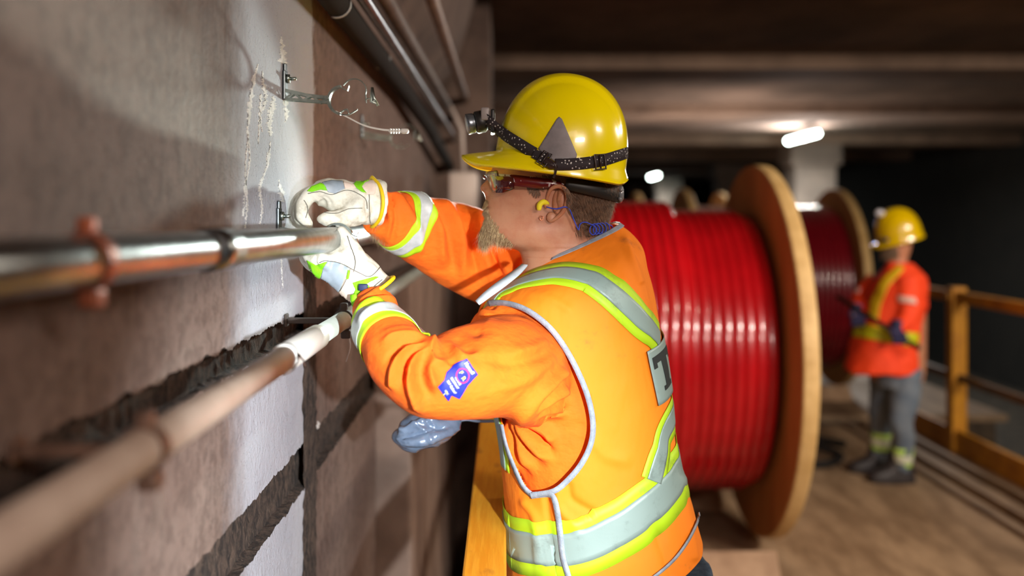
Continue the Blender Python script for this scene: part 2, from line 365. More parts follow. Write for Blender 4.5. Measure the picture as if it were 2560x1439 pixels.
# ---------------- tube lights
def tube_light(y, label, L=1.5, x=4.55, z=2.9, power=60):
    t = thing('tube_light', label, 'light', 'tube lights under the tunnel roof', (x, y, z+.1))
    MB().box((x-.06, y-L/2-.04, z+.03), (x+.06, y+L/2+.04, z+.1), bev=.01).o('housing', M('lamp_housing', (120, 120, 116), rough=.5), t, False)
    m = MB(); m.tube([(x, y-L/2, z), (x, y+L/2, z)], .035, 12); m.o('tube', M('tube_glow', (255, 255, 250), emit=(235, 255, 246), estr=38), t)
    for s in (-1, 1): MB().box((x-.03, y+s*L*.35-.02, z+.1), (x+.03, y+s*L*.35+.02, 3.06)).o('bracket', M('lamp_housing', (120, 120, 116)), t, False)
    fix_parent(t)
tube_light(15.2, 'long glowing tube light hanging beside the concrete column, upper right of the reels')
tube_light(30.2, 'small distant glowing light just right of the yellow hard hat')
# ---------------- upper conduit, lower conduit, high cables
STEEL = M('galvanised_steel', (168, 172, 174), (140, 144, 146), 30, .3, 1, bump=.12, bscale=120)
CX = -.30; Z1 = H-.040; Z2 = H-.194
cxy = lambda y: CX-.05*max(0, (1.78-y)/1.08); czy = lambda y: Z1-.001+.0045*max(0, (1.78-y)/1.08)
m = MB(); m.tube([(cxy(y), y, czy(y)) for y in (.25, .8, 1.3, 1.78)]+[(CX, y, Z1-.001*(y-1.8)) for y in (2.3, 3.0, 4.5, 6.09)], .0215, 32)
con = tag(m.o('steel_conduit', STEEL), 'shiny steel conduit pipe along the concrete wall, held by both gloves', 'conduit')
MB().tube([(cxy(1.10), 1.10, czy(1.1)), (cxy(1.18), 1.18, czy(1.18))], .0245, 28).o('coupling', STEEL, con)
PVC = M('beige_conduit_paint', (172, 150, 134), (188, 168, 152), 14, .5, bump=.1, bscale=60)
m = MB(); m.tube([(CX, y, Z2) for y in (.25, 1.0, 1.37)], .0172, 28)
con2 = tag(m.o('beige_conduit', PVC), 'beige conduit pipe running below the steel one along the wall', 'conduit')
MB().tube([(CX, 1.355, Z2), (CX, 1.36, Z2), (CX, 1.60, Z2), (CX, 1.605, Z2)], [.0172, .0198, .0198, .0172], 28).o('sleeve_joint', M('pale_sleeve', (222, 220, 214), rough=.4), con2)
MB().tube([(CX, 1.60, Z2), (CX, 2.2, Z2), (CX, 3.2, Z2), (CX, 6.09, Z2)], .0165, 28).o('far_length', M('grey_conduit', (176, 186, 176), (160, 168, 160), 20, .35), con2)
wire = MB(); T = [(CX+.0195*math.cos(a)*1.02, 1.352+.006*a/6.28+.014*math.sin(a), Z2+.0195*math.sin(a)*1.02) for a in np.linspace(0, 6.6, 30)]
wire.tube(T, .0010, 6); wire.tube([T[-1], (CX+.026, 1.36, Z2-.003), (CX+.030, 1.355, Z2-.012)], .0012, 6); wire.o('tie_wire', M('dark_wire', (70, 52, 44), metal=1, rough=.4), con2)
BLK = M('black_cable_jacket', (16, 16, 15), (26, 25, 24), 12, .95, bump=.2)
m = MB(); m.tube([(-.365, .6, H+.462), (-.365, 2, H+.465), (-.36, 3.6, H+.455), (-.34, 4.6, H+.40), (-.33, 6.09, H+.30)], .029, 20); bc = tag(m.o('black_cable', BLK), 'thick black cable running high along the wall under the silver pipe', 'cable')
for y in (2.17, 2.92):
    MB().strap([(-.365+.031*math.cos(a), y+.002*a, H+.463+.031*math.sin(a)) for a in np.linspace(-1.9, 1.6, 14)], [(math.cos(a), 0, math.sin(a)) for a in np.linspace(-1.9, 1.6, 14)], .008, .0015).o('cable_tie', M('pale_tie', (190, 194, 196), rough=.4), bc)
m = MB(); m.tube([(-.315, .6, H+.485), (-.315, 2.2, H+.488), (-.315, 3.3, H+.49), (-.30, 6.09, H+.47)], .0155, 20); tag(m.o('silver_pipe', M('blue_steel', (190, 200, 208), (150, 160, 168), 20, .28, 1)), 'thin bright silver pipe running high above the black cable', 'pipe')
m = MB(); m.tube([(-.31, .6, H+.56), (-.31, 3, H+.57), (-.3, 6.09, H+.6)], .021, 18); tag(m.o('grey_cable', M('grey_jacket', (120, 110, 104), (92, 82, 76), 10, .6, bump=.2)), 'grey dusty cable running just above the silver pipe', 'cable')
m = MB(); m.tube([(-.24, .9, H+.70), (-.235, 3, H+.705), (-.235, 6.09, H+.71)], .022, 18); tag(m.o('brown_pipe', M('brown_pipe_paint', (160, 138, 122), (130, 108, 96), 10, .5)), 'pale brown pipe highest on the wall beside the roof haunch', 'pipe')
# pale junction box behind the far arm
t = thing('junction_box', 'blurred pale junction box on the wall just left of the worker\'s face', 'electrical box', None, (-.20, 5.2, 1.6))
MB().box((-.292, 5.1, 1.72), (-.135, 5.25, 1.93), bev=.02).o('housing', M('pale_box', (200, 186, 176), rough=.5), t); MB().box((-.28, 5.09, 1.735), (-.15, 5.102, 1.915), bev=.004).o('cover', M('pale_box2', (216, 202, 190), rough=.5), t)
MB().tube([(-.21, 5.17, 1.72), (-.21, 5.17, 1.49)], .014, 12).o('conduit_drop', M('pale_box', (200, 186, 176)), t)
MB().tube([(-.21, 5.17, 1.93), (-.22, 5.17, 2.15), (-.28, 5.17, 2.27)], .012, 12).o('conduit_rise', M('pale_box', (200, 186, 176)), t); fix_parent(t)
# ---------------- conduit clips
ZINC = M('zinc_clip', (196, 208, 200), (160, 172, 164), 60, .28, 1)
DZINC = M('dark_zinc_plate', (84, 92, 96), (110, 118, 120), 50, .35, .9)
def arc(cx, cz, y, r, a0, a1, n=16): return [(cx+r*math.cos(a), y, cz+r*math.sin(a)) for a in np.linspace(math.radians(a0), math.radians(a1), n)]
def clip(y, z, label, open_=True, group='spring clips on the wall', zinc=ZINC, tail=True):
    """z = ring centre height; base plate stands on the wall above it"""
    t = thing('conduit_clip', label, 'clip', group, (-W, y, z))
    m = MB(); m.box((-W+.001, y-.013, z+.000), (-W+.006, y+.013, z+.055), bev=.002); m.box((-W+.001, y-.008, z+.05), (-W+.006, y+.008, z+.068), bev=.002); m.o('base_plate', DZINC, t, False)
    m = MB(); m.tube([(-W+.006, y, z+.040), (-W+.012, y, z+.040)], .0085, 6); m.tube([(-W+.012, y, z+.040), (-W+.024, y, z+.040)], .0035, 10); m.o('anchor_bolt', ZINC, t)
    a = Vector((-W+.004, y, z+.014)); b = Vector((CX-.026, y, z+.004)); m = MB()
    for s in (-1, 1):      # two side rails of the arm, joined by lacing
        o = Vector((0, s*.009, 0)); m.strap([a+o+Vector((0, 0, .004)), a.lerp(b, .5)+o*.85, b+o*.6], [(0, s, 0)]*3, .006, .0014)
        m.strap([a+o-Vector((0, 0, .012)), a.lerp(b, .5)+o*.85-Vector((0, 0, .010)), b+o*.6-Vector((0, 0, .008))], [(0, s, 0)]*3, .005, .0014)
        for q in range(5):
            p0 = a.lerp(b, q/5)+o*(1-.08*q); p1 = a.lerp(b, (q+1)/5)+o*(1-.08*q); m.strap([p0+Vector((0, 0, .002 if q % 2 else -.012)), p1+Vector((0, 0, -.010 if q % 2 else .0))], [(0, s, 0)]*2, .0035, .0014)
    m.box(tuple(a+Vector((.0, -.010, -.014))), tuple(a+Vector((.012, .010, -.012)))); m.tube([b+Vector((-.002, -.011, 0)), b+Vector((-.002, .011, 0))], .004, 10); m.o('arm', ZINC, t, False)
    r = .0235
    for nm, a0, a1 in (('upper_jaw', 180, 96 if open_ else 20), ('lower_jaw', 180, 262 if open_ else 340)):
        pts = arc(CX, z, y, r, a0, a1, 14); e = Vector(pts[-1]); d = (Vector(pts[-1])-Vector(pts[-2])).normalized(); hk = e+d*.007
        nn = [(p[0]-CX, 0, p[2]-z) for p in pts]; m = MB(); m.strap(pts, nn, .015, .0045)
        s = 1 if nm == 'upper_jaw' else -1; m.strap([e, e+Vector((.006, 0, -.004*s)), e+Vector((.012, 0, -.006*s)), e+Vector((.015, 0, .003*s))], [(0, 0, 1)]*4, .010, .002); m.o(nm, zinc, t, False)
    if open_:
        m = MB(); c0 = (CX+.026, z+.012); pts = [(CX+.002, y, z+.027)]+arc(CX+.022, z+.018, y, .021, 140, -18, 14)+[(CX+.0435, y, z-.004)]
        m.strap(pts, [(p[0]-CX-.022, 0, p[2]-z-.016) for p in pts], .007, .0016); m.o('spring_hook', ZINC, t, False)
        m = MB(); m.tube([(CX+.055, y, z+.024), (CX+.0585, y, z+.004), (CX+.066, y, z-.010), (CX+.0625, y, z-.006), (CX+.053, y, z-.002), (CX+.055, y, z+.024)], .0026, 8); m.tube([(CX+.055, y, z+.0), (CX+.06, y, z-.003)], .003, 8)
        m.tube([(CX+.042, y, z-.0), (CX+.048, y, z+.004), (CX+.055, y, z+.002)], .0011, 6); m.o('latch', ZINC, t)
        m = MB(); m.strap(curve([(CX-.006, y, z-.026), (CX+.01, y, z-.028), (CX+.028, y, z-.018)], 8), [(0, 0, 1)]*8, .006, .0018); m.o('finger_tab', ZINC, t, False)
    if tail:
        m = MB(); pts = curve([(CX-.012, y, z-.022), (CX+.01, y, z-.033), (CX+.04, y, z-.048), (CX+.07, y, z-.055), (CX+.090, y, z-.057)], 16)
        m.strap(pts, [(0, 0, 1)]*16, .006, .0028)
        for q in range(4): m.box((CX+.088+q*.005, y-.005, z-.0615), (CX+.0908+q*.005, y+.005, z-.0525), bev=.0008)
        m.box((CX+.086, y-.002, z-.0588), (CX+.110, y+.002, z-.0552)); m.box((CX+.108, y-.005, z-.0615), (CX+.123, y+.005, z-.0525), bev=.003); m.o('plastic_strap', M('white_strap_plastic', (232, 232, 226), rough=.4), t, False)
    fix_parent(t); return t
clip(1.85, H+.215, 'open spring clip with long white strap bolted to the wall above the gloves')
clip(2.85, H+.222, 'blurred open spring clip on the wall behind the sharp one', tail=False)
clip(1.80, Z1, 'spring clip on the steel conduit being closed between the two gloves', False, tail=False)
ORC = M('rusty_clip', (190, 104, 70), (120, 72, 54), 40, .45, .6)
def band_clip(y, z, r, label, group, mt, tail=0, CX=CX, plate=.03):
    t = thing('conduit_clip', label, 'clip', group, (-W, y, z))
    MB().strap(arc(CX, z, y, r, 0, 358, 30), [(math.cos(a), 0, math.sin(a)) for a in np.linspace(0, 6.25, 30)], .016, .0022).o('ring_band', mt, t, False)
    for nm, a_, b_, bv in (('base_plate', (-W+.001, y-.012, z-plate), (-W+.006, y+.012, z+plate), .002), ('arm', (-W+.006, y-.008, z-.006), (CX-r+.001, y+.008, z+.004), .002), ('top_lug', (CX-.006, y-.008, z+r), (CX+.008, y+.008, z+r+.014), .003), ('lower_lug', (CX-.004, y-.01, z-r-.016), (CX+.014, y+.01, z-r), .003)): MB().box(a_, b_, bev=bv).o(nm, mt, t, False)
    if tail: MB().strap(curve([(CX+.005, y, z-r), (CX+.012, y, z-r-tail*.5), (CX+.004, y, z-r-tail)], 8), [(1, 0, 0)]*8, .004, .0018).o('strap_tail', M('dull_strap', (168, 158, 150), rough=.5), t, False)
    fix_parent(t)
band_clip(.82, czy(.82), .0225, 'blurred rust-orange clip around the steel conduit at the left', 'clips around the conduits', ORC, 0, cxy(.82), .010)
band_clip(.83, Z2, .0182, 'blurred brown clip with hanging strap on the beige conduit, lower left', 'clips around the conduits', M('brown_clip', (140, 110, 94), (90, 66, 54), 30, .5, .3), .055, CX, .010)
band_clip(1.86, Z2, .018, 'clip with thin hanging strap on the lower conduit under the near glove', 'clips around the conduits', M('shadowed_clip', (58, 48, 42), rough=.8), .06, CX, .012)  # clip coloured dark to stand in for the shadow over it
# ---------------- flat wagon deck, rails
DECK = NT('deck_timber'); n1 = DECK.noise(3, (2.2, .5, 1), 6); n2 = DECK.noise(20, (2, .35, 1), 6)
c = DECK.mix(DECK.step(n1, .35, .68), (122, 98, 72), (164, 138, 108)); c = DECK.mix(DECK.math('MULTIPLY', DECK.step(n2, .5, .7), .4), c, (96, 76, 56))
DECK.t.links.new(c, DECK.b.inputs['Base Color']); DECK.b.inputs['Roughness'].default_value = .7; DECK.t.links.new(DECK.bump(n2, .4), DECK.b.inputs['Normal'])
t = thing('flat_wagon', 'worn tan deck of the work wagon under the reels and workers', 'wagon', None, (1.6, 4, -1.2))
MB().box((-.09, .1, -.05), (3.36, 8.1, 0)).o('deck', DECK.m, t, False)
st = M('deck_steel', (62, 52, 42), (90, 76, 60), 10, .6, .4, bump=.3)
MB().box((-.06, .1, -.35), (.06, 8.1, -.05)).o('side_beam', st, t, False); MB().box((3.2, .1, -.35), (3.34, 8.1, -.05)).o('side_beam', st, t, False)
for y in (1.2, 6.8):
    for x in (.5, 2.7):
        m = MB(); m.tube([(x-.06, y, -.75), (x+.06, y, -.75)], .44, 32); m.o('wheel', st, t)
fix_parent(t)
for (x, wd, h), lb_ in zip(((2.74, .05, .028), (2.87, .10, .045), (3.06, .045, .05)), ('thin', 'wide', 'raised')):
    lab = {'thin': 'thin timber strip along the deck, farthest from the right railing', 'wide': 'widest timber strip along the deck, middle of three by the railing', 'raised': 'narrow timber strip nearest the right railing along the deck'}[lb_]
    tag(MB().box((x, .3, 0.001), (x+wd, 8.1, h), bev=.008).o('timber_strip', M('edge_strip_timber', (150, 128, 104), (112, 92, 72), 9, .6, stretch=(3, .4, 1)), None, False), lab, 'timber', 'timber strips along the deck edge')
t = thing('flat_wagon', 'second work wagon deck in the dark beyond, carrying the far reels', 'wagon', None, (2.4, 13, -1.2))
MB().box((.9, 8.5, -.05), (4.3, 19.5, 0)).o('deck', DECK.m, t, False); MB().box((1.0, 8.5, -.35), (4.2, 19.5, -.05)).o('side_beam', st, t, False)
for y in (10, 17):
    m = MB(); m.tube([(2.5-.06, y, -.75), (2.5+.06, y, -.75)], .44, 32); m.o('wheel', st, t)
fix_parent(t)
YEL = NT('yellow_painted_timber'); n1 = YEL.noise(10, (9, .5, 9), 6, .65); n2 = YEL.noise(5, (3, 1, 3)); kn = YEL.vor(7)
c = YEL.mix(YEL.step(n1, .35, .7), (226, 150, 20), (240, 174, 44)); c = YEL.mix(YEL.math('MULTIPLY', YEL.step(n2, .62, .72), .6), c, (176, 112, 34)); c = YEL.mix(YEL.math('SUBTRACT', 1.0, YEL.step(kn, .03, .05)), c, (130, 78, 26))
YEL.t.links.new(c, YEL.b.inputs['Base Color']); YEL.b.inputs['Roughness'].default_value = .6; YEL.t.links.new(YEL.bump(n1, .15), YEL.b.inputs['Normal'])
t = thing('safety_railing', 'yellow wooden safety rail pressed against the near worker\'s front', 'railing', 'yellow safety railings of the wagon', (-.03, 3, 0))
MB().box((-.068, .95, H-.63), (.004, 5.9, H-.58), bev=.004).o('top_rail', YEL.m, t, False)
m = MB().box((-.05, .95, .52), (-.02, 5.9, .60), bev=.004).o('middle_rail', YEL.m, t, False)
for y in (1.0, 3.4, 5.8): MB().box((-.066, y, 0), (.0, y+.075, H-.632), bev=.004).o('post', YEL.m, t, False)
fix_parent(t)
YS = M('yellow_rail_paint', (206, 144, 30), (170, 112, 26), 7, .5, bump=.15)
t = thing('safety_railing', 'yellow safety railing with square post behind the distant worker', 'railing', 'yellow safety railings of the wagon', (3.27, 6, 0))
MB().box((3.235, 2.6, 1.08), (3.305, 7.9, 1.16), bev=.012).o('top_rail', YS, t, False); MB().box((3.25, 2.6, .51), (3.29, 7.9, .57), bev=.01).o('middle_rail', M('dirty_rail', (120, 92, 60), (90, 70, 50), 10, .5), t, False)
MB().box((3.24, 2.6, .0), (3.28, 7.9, .17), bev=.006).o('kick_board', YS, t, False)
for y in (7.14, 4.6, 2.7): MB().box((3.215, y, 0), (3.325, y+.11, 1.19), bev=.012).o('post', YS, t, False)
m = MB(); m.tube([(3.2, 7.195, 1.12), (3.215, 7.195, 1.12)], .035, 12); m.o('bolt_head', M('bolt_yellow', (150, 100, 24)), t)
fix_parent(t)
# ---------------- cable reels
WOOD = M('reel_plywood', (178, 128, 70), (206, 156, 92), 5, .65, bump=.25, bscale=40, stretch=(1, 1, .3))
WOOD2 = M('reel_plywood_edge', (196, 158, 96), (222, 186, 124), 9, .6, bump=.3, bscale=50)
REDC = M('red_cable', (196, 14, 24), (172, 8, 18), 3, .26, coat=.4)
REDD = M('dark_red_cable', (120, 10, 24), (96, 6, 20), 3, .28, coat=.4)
def lathe_x(prof, y, z, n=96, m=None, mi=0):
    """prof: (x, r) revolved about the x axis"""
    m = m or MB(); vs = [(x, y+r*math.cos(2*math.pi*k/n), z+r*math.sin(2*math.pi*k/n)) for (x, r) in prof for k in range(n)]
    m.add(vs, [(j*n+k, (j+1)*n+k, (j+1)*n+(k+1) % n, j*n+(k+1) % n) for j in range(len(prof)-1) for k in range(n)], mi); return m
def reel(xa, xb, y, R, rc, label, mc, steps=None, z=None, dia=.052):
    z = z or R+.03; t = thing('cable_reel', label, 'cable reel', 'wooden cable reels on the wagons', (0.5*(xa+xb), y, 0)); th = .075
    for s, x in ((0, xa), (1, xb-th)):
        pr = [(x, .06), (x, R-.008), (x+.006, R), (x+th*.5, R+.002), (x+th-.006, R), (x+th, R-.008), (x+th, .06), (x, .06)]
        fl = lathe_x(pr, y, z); o = fl.o('flange', WOOD, t, False); o.data.materials.append(WOOD2)
        idx = [1 if 1 <= (i//96) <= 4 else 0 for i in range(len(o.data.polygons))]; o.data.polygons.foreach_set('material_index', idx)
        lathe_x([(x-.012 if s == 0 else x+th, .20), (x-.012 if s == 0 else x+th+.012, .20), (x-.012 if s == 0 else x+th+.012, .05)], y, z).o('hub_plate', st, o)
    lathe_x([(xa+th, .42), (xb-th, .42)], y, z, 48).o('barrel', WOOD, t)
    pr = []; x = xa+th+.01; xe = xb-th-.02
    while x < xe-dia*.5:
        r0 = rc+(steps[1] if steps and x < steps[0] else 0)
        if xe-x < dia*1.4: r0 -= .02
        for k in range(7):
            a = math.pi*k/6; pr.append((x+dia*.5*(1-math.cos(a)), r0-dia*.5+dia*.5*math.sin(a)*.34+.018))
        x += dia
    pr = [(xa+th+.005, .42)]+pr+[(pr[-1][0]+.01, rc-.12), (pr[-1][0]+.02, .42)]
    lathe_x(pr, y, z, 128).o('wound_cable', mc, t)
    for s in (-1, 1): MB().add([(xa+.1, y+s*.42, 0), (xb-.1, y+s*.42, 0), (xb-.1, y+s*.72, 0), (xa+.1, y+s*.72, 0), (xa+.1, y+s*.62, .12), (xb-.1, y+s*.62, .12)], [(0, 1, 2, 3), (0, 4, 5, 1), (3, 2, 5, 4), (0, 3, 4), (1, 5, 2)]).o('chock', M('chock_timber', (150, 120, 92), (176, 146, 116), 8, .7), t, False)
    lathe_x([(xa-.1, .05), (xb+.1, .05)], y, z, 20).o('axle', st, t); fix_parent(t)
reel(.20, 1.385, 5.32, .97, .735, 'largest red cable reel with pale wooden flange behind the near worker', REDC, (.83, .045))
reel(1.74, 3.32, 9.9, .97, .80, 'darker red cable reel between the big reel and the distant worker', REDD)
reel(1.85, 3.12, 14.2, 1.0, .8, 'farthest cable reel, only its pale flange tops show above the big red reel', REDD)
# loose timbers and scrap on the deck in front of the big reel
tag(MB().box((1.0, 4.22, .0), (1.58, 4.36, .045), bev=.006).o('timber_batten', M('pink_batten', (170, 140, 118), (196, 166, 142), 6, .6, stretch=(.3, 2, 2)), None, False), 'short pale timber batten lying on the deck before the big reel', 'timber')
tag(MB().box((.3, 3.7, .0), (1.2, 3.8, .03), bev=.006).o('timber_batten', M('grey_batten', (120, 100, 80), (96, 80, 64), 6, .7), None, False), 'dull grey timber batten on the deck nearest the worker\'s jeans', 'timber')
# cable tail and coupler clutter past the deck, left of the distant worker
m = MB(); m.tube(curve([(2.5, 7.3, .03), (2.2, 7.5, .04), (1.95, 7.2, .03), (2.1, 6.7, .03), (2.35, 6.95, .03), (2.2, 7.2, .06)], 40), .025, 10); tag(m.o('hose_coil', BLK), 'dark hose coiled on the deck left of the distant worker\'s boots', 'hose')
# twin floodlight far back
t = thing('flood_light', 'pair of bright white lamps above the darker reel, left of the distant worker', 'light', None, (4.0, 13.2, 0))
for x in (3.98, 4.16): 
    m = MB(); m.ell((x, 13.2, H-.012), (.045, .03, .045)); m.o('lamp', M('flood_glow', (255, 255, 255), emit=(235, 248, 245), estr=45), t)
MB().box((3.9, 13.21, H-.07), (4.24, 13.26, H+.05), bev=.01).o('lamp_bar', st, t, False); MB().tube([(4.07, 13.25, 0), (4.07, 13.25, H-.05)], .02, 10).o('stand', st, t); fix_parent(t)
# ---------------- light
def area(loc, rot_to, size, power, col, sy=None, spread=math.pi):
    d = bpy.data.lights.new('lamp', 'AREA'); d.energy = power; d.color = col; d.size = size; d.spread = spread
    if sy: d.shape = 'RECTANGLE'; d.size_y = sy
    o = bpy.data.objects.new('lamp_light', d); COL.objects.link(o); o.location = loc; o.rotation_euler = (Vector(rot_to)-Vector(loc)).to_track_quat('-Z', 'Y').to_euler(); return o
def spot(loc, to, power, col, ang, blend, rad=.03):
    d = bpy.data.lights.new('lamp', 'SPOT'); d.energy = power; d.color = col; d.spot_size = math.radians(ang); d.spot_blend = blend; d.shadow_soft_size = rad
    o = bpy.data.objects.new('lamp_light', d); COL.objects.link(o); o.location = loc; o.rotation_euler = (Vector(to)-Vector(loc)).to_track_quat('-Z', 'Y').to_euler(); return o
tgt = P(890, 1220, 1.8)
spot((.42, -.10, H-.06), tgt, 370, (.90, .96, 1.0), 37, .8, .02)     # photographer's torch, right of the camera
spot((0, 2.75, H+.16), (-.16, 1.9, H+.04), 46, (.88, 1.0, .93), 44, .4, .02)        # a second headlamp beyond the worker
area((2.2, -2.2, 2.9), (0.5, 3, 1.0), 1.2, 92, (1.0, .84, .74), .3)                    # added warm fill for unseen tunnel tubes behind the camera
area((.6, -.9, 2.8), (-.4, 1.0, 1.2), 1.2, 7, (1.0, .82, .76), .3)
area((3.0, .6, 2.95), (1.1, 4.8, .8), 1.2, 38, (1.0, .86, .76), .25, 1.5)  # added lamp out of view, narrowed to brighten the red reel
area((4.5, 3.4, 2.95), (2.9, 5.5, 0.2), 1.5, 110, (1.0, .86, .70), .2)
spot((-.12, 2.75, H+.015), P(1205, 490, 1.87), 110, (.92, 1.0, .86), 40, .5, .012)  # added rim light for nose and beard, hidden behind the far sleeve
area((2.5, 11.3, 1.5), (2.6, 12.6, 3.1), .5, 55, (1.0, .84, .74), .4)  # added uplight hidden behind the reels to brighten the ceiling
area((4.55, 15.2, 2.8), (4.4, 15.0, 0), 1.5, 150, (.95, 1.0, .96), .15)
area((4.55, 15.2, 2.75), (3.2, 13.4, 3.3), .6, 80, (1.0, .86, .78), .15)
area((4.55, 30.2, 2.8), (4.4, 30.0, 0), 1.5, 160, (.95, 1.0, .96), .15)
wd = bpy.data.worlds.new('World'); S.world = wd; wd.use_nodes = True; wd.node_tree.nodes['Background'].inputs[0].default_value = (.62, .5, .42, 1); wd.node_tree.nodes['Background'].inputs[1].default_value = .055
cd = bpy.data.cameras.new('Camera'); cam = bpy.data.objects.new('Camera', cd); COL.objects.link(cam); S.camera = cam
cam.location = CAM; cam.rotation_euler = (math.pi/2, 0, 0); cd.lens = 35; cd.sensor_width = 36; cd.shift_x = 20/2560; cd.shift_y = -179.5/2560; cd.clip_start = .02; cd.clip_end = 120
cd.dof.use_dof = True; cd.dof.focus_distance = 1.73; cd.dof.aperture_fstop = 1.7
S.view_settings.view_transform = 'Standard'; S.view_settings.look = 'None'; S.view_settings.gamma = 1; S.view_settings.exposure = 0

# ================================================================== the near worker
ORANGE = NT('orange_cloth'); n0 = ORANGE.noise(5); n1 = ORANGE.noise(24, (1, 1, 1.4), 3, .5); n2 = ORANGE.noise(900, detail=2); n3 = ORANGE.noise(7, detail=7, rough=.7)
c = ORANGE.mix(ORANGE.step(n0, .35, .65), (252, 120, 14), (246, 104, 6)); c = ORANGE.mix(ORANGE.math('MULTIPLY', ORANGE.step(n3, .60, .72), .35), c, (150, 70, 24))
ORANGE.t.links.new(c, ORANGE.b.inputs['Base Color']); ORANGE.b.inputs['Roughness'].default_value = .85; ORANGE.t.links.new(ORANGE.bump(n2, .25, .001, ORANGE.bump(n1, .55, .012)), ORANGE.b.inputs['Normal']); ORANGE = ORANGE.m
VESTM = NT('orange_vest_cloth'); n1 = VESTM.noise(5, (1, 1, 1.6), 6, .7); n2 = VESTM.noise(22, detail=8, rough=.75)
c = VESTM.mix(VESTM.math('MULTIPLY', VESTM.math('MULTIPLY', VESTM.step(n1, .56, .7), VESTM.step(n2, .46, .6)), .62), (254, 136, 12), (150, 84, 40))
VESTM.t.links.new(c, VESTM.b.inputs['Base Color']); VESTM.b.inputs['Roughness'].default_value = .75; VESTM.t.links.new(VESTM.bump(VESTM.noise(1100, detail=2), .25, .0008, VESTM.bump(VESTM.noise(11, (1.3, 1.3, .8), 3, .5), .45, .016)), VESTM.b.inputs['Normal'])
VESTM = VESTM.m
def tape(name, c1, c2, rough=.55, metal=0):
    t = NT(name); n = t.noise(14, detail=8, rough=.72); c = t.mix(t.math('MULTIPLY', t.step(n, .52, .7), .7), c1, c2); t.t.links.new(c, t.b.inputs['Base Color'])
    t.b.inputs['Roughness'].default_value = rough; t.b.inputs['Metallic'].default_value = metal; t.t.links.new(t.bump(t.noise(60, detail=3), .25, .001), t.b.inputs['Normal']); return t.m
LIMEG = tape('lime_tape', (184, 224, 30), (140, 170, 60)); GREY = tape('silver_tape', (150, 172, 166), (112, 126, 120), .45, .15)
PIPING = M('grey_piping', (164, 174, 186), (138, 148, 160), 60, .6, bump=.3, bscale=500)
SKIN = NT('skin'); n1 = SKIN.noise(30, detail=6); n2 = SKIN.noise(160, detail=4)
c = SKIN.mix(SKIN.step(n1, .35, .7), (190, 136, 104), (180, 118, 88)); c = SKIN.mix(SKIN.math('MULTIPLY', SKIN.step(n2, .6, .75), .25), c, (160, 96, 70))
SKIN.t.links.new(c, SKIN.b.inputs['Base Color']); SKIN.b.inputs['Roughness'].default_value = .48; SKIN.b.inputs['Subsurface Weight'].default_value = .12; SKIN.b.inputs['Subsurface Radius'].default_value = (.008, .003, .002); SKIN.b.inputs['Subsurface Scale'].default_value = 1
SKIN.t.links.new(SKIN.bump(n2, .25, .0008), SKIN.b.inputs['Normal']); SKIN = SKIN.m
HATY = NT('yellow_hat_shell'); n1 = HATY.noise(26, detail=9, rough=.8)
c = HATY.mix(HATY.math('MULTIPLY', HATY.step(n1, .70, .74), .8), (252, 230, 0), (96, 84, 24)); HATY.t.links.new(c, HATY.b.inputs['Base Color']); HATY.b.inputs['Roughness'].default_value = .22; HATY.b.inputs['Coat Weight'].default_value = .3; HATY = HATY.m
DENIM = M('blue_denim', (44, 62, 80), (70, 88, 104), 60, .85, bump=.3, bscale=500)
BLACKP = M('black_plastic', (26, 26, 26), (40, 38, 36), 20, .4)
# ---------------- torso
YT = 1.90
def ring(f, b, hb, n=2.4, Y=YT, yaw=-.12):
    a = P(f[0], f[1], Y); c = P(b[0], b[1], Y); A = (c-a)/2; k = Vector((math.sin(yaw), math.cos(yaw), 0))
    return ((a+c)/2, Vector((A.x*math.cos(yaw), -A.x*math.sin(yaw), A.z)), k*hb, n)
TR = [((1276, 1500), (1738, 1335), .19), ((1276, 1400), (1716, 1255), .185), ((1274, 1300), (1686, 1165), .182), ((1262, 1180), (1666, 1060), .187), ((1244, 1060), (1654, 960), .192), ((1218, 950), (1640, 870), .198),
      ((1202, 860), (1626, 790), .20), ((1204, 785), (1614, 728), .198), ((1234, 735), (1600, 672), .182), ((1272, 702), (1594, 622), .148), ((1298, 680), (1568, 582), .106), ((1318, 660), (1540, 560), .080)]
TORSO = Loft([ring(*r) for r in TR]); NVT = 300; NUT = 320
tg = TORSO.grid(NUT, NVT, 0)
tproj = proj(tg)
def to_uv(px, py):
    """nearest torso parameter whose projection is this pixel, near side only"""
    d = np.hypot(tproj[..., 0]-px, tproj[..., 1]-py)+(tg[..., 1] > YT+.01)*50; j, i = np.unravel_index(d.argmin(), d.shape); u = i/NUT
    return (u-1 if u > .5 else u, j/(NVT-1))
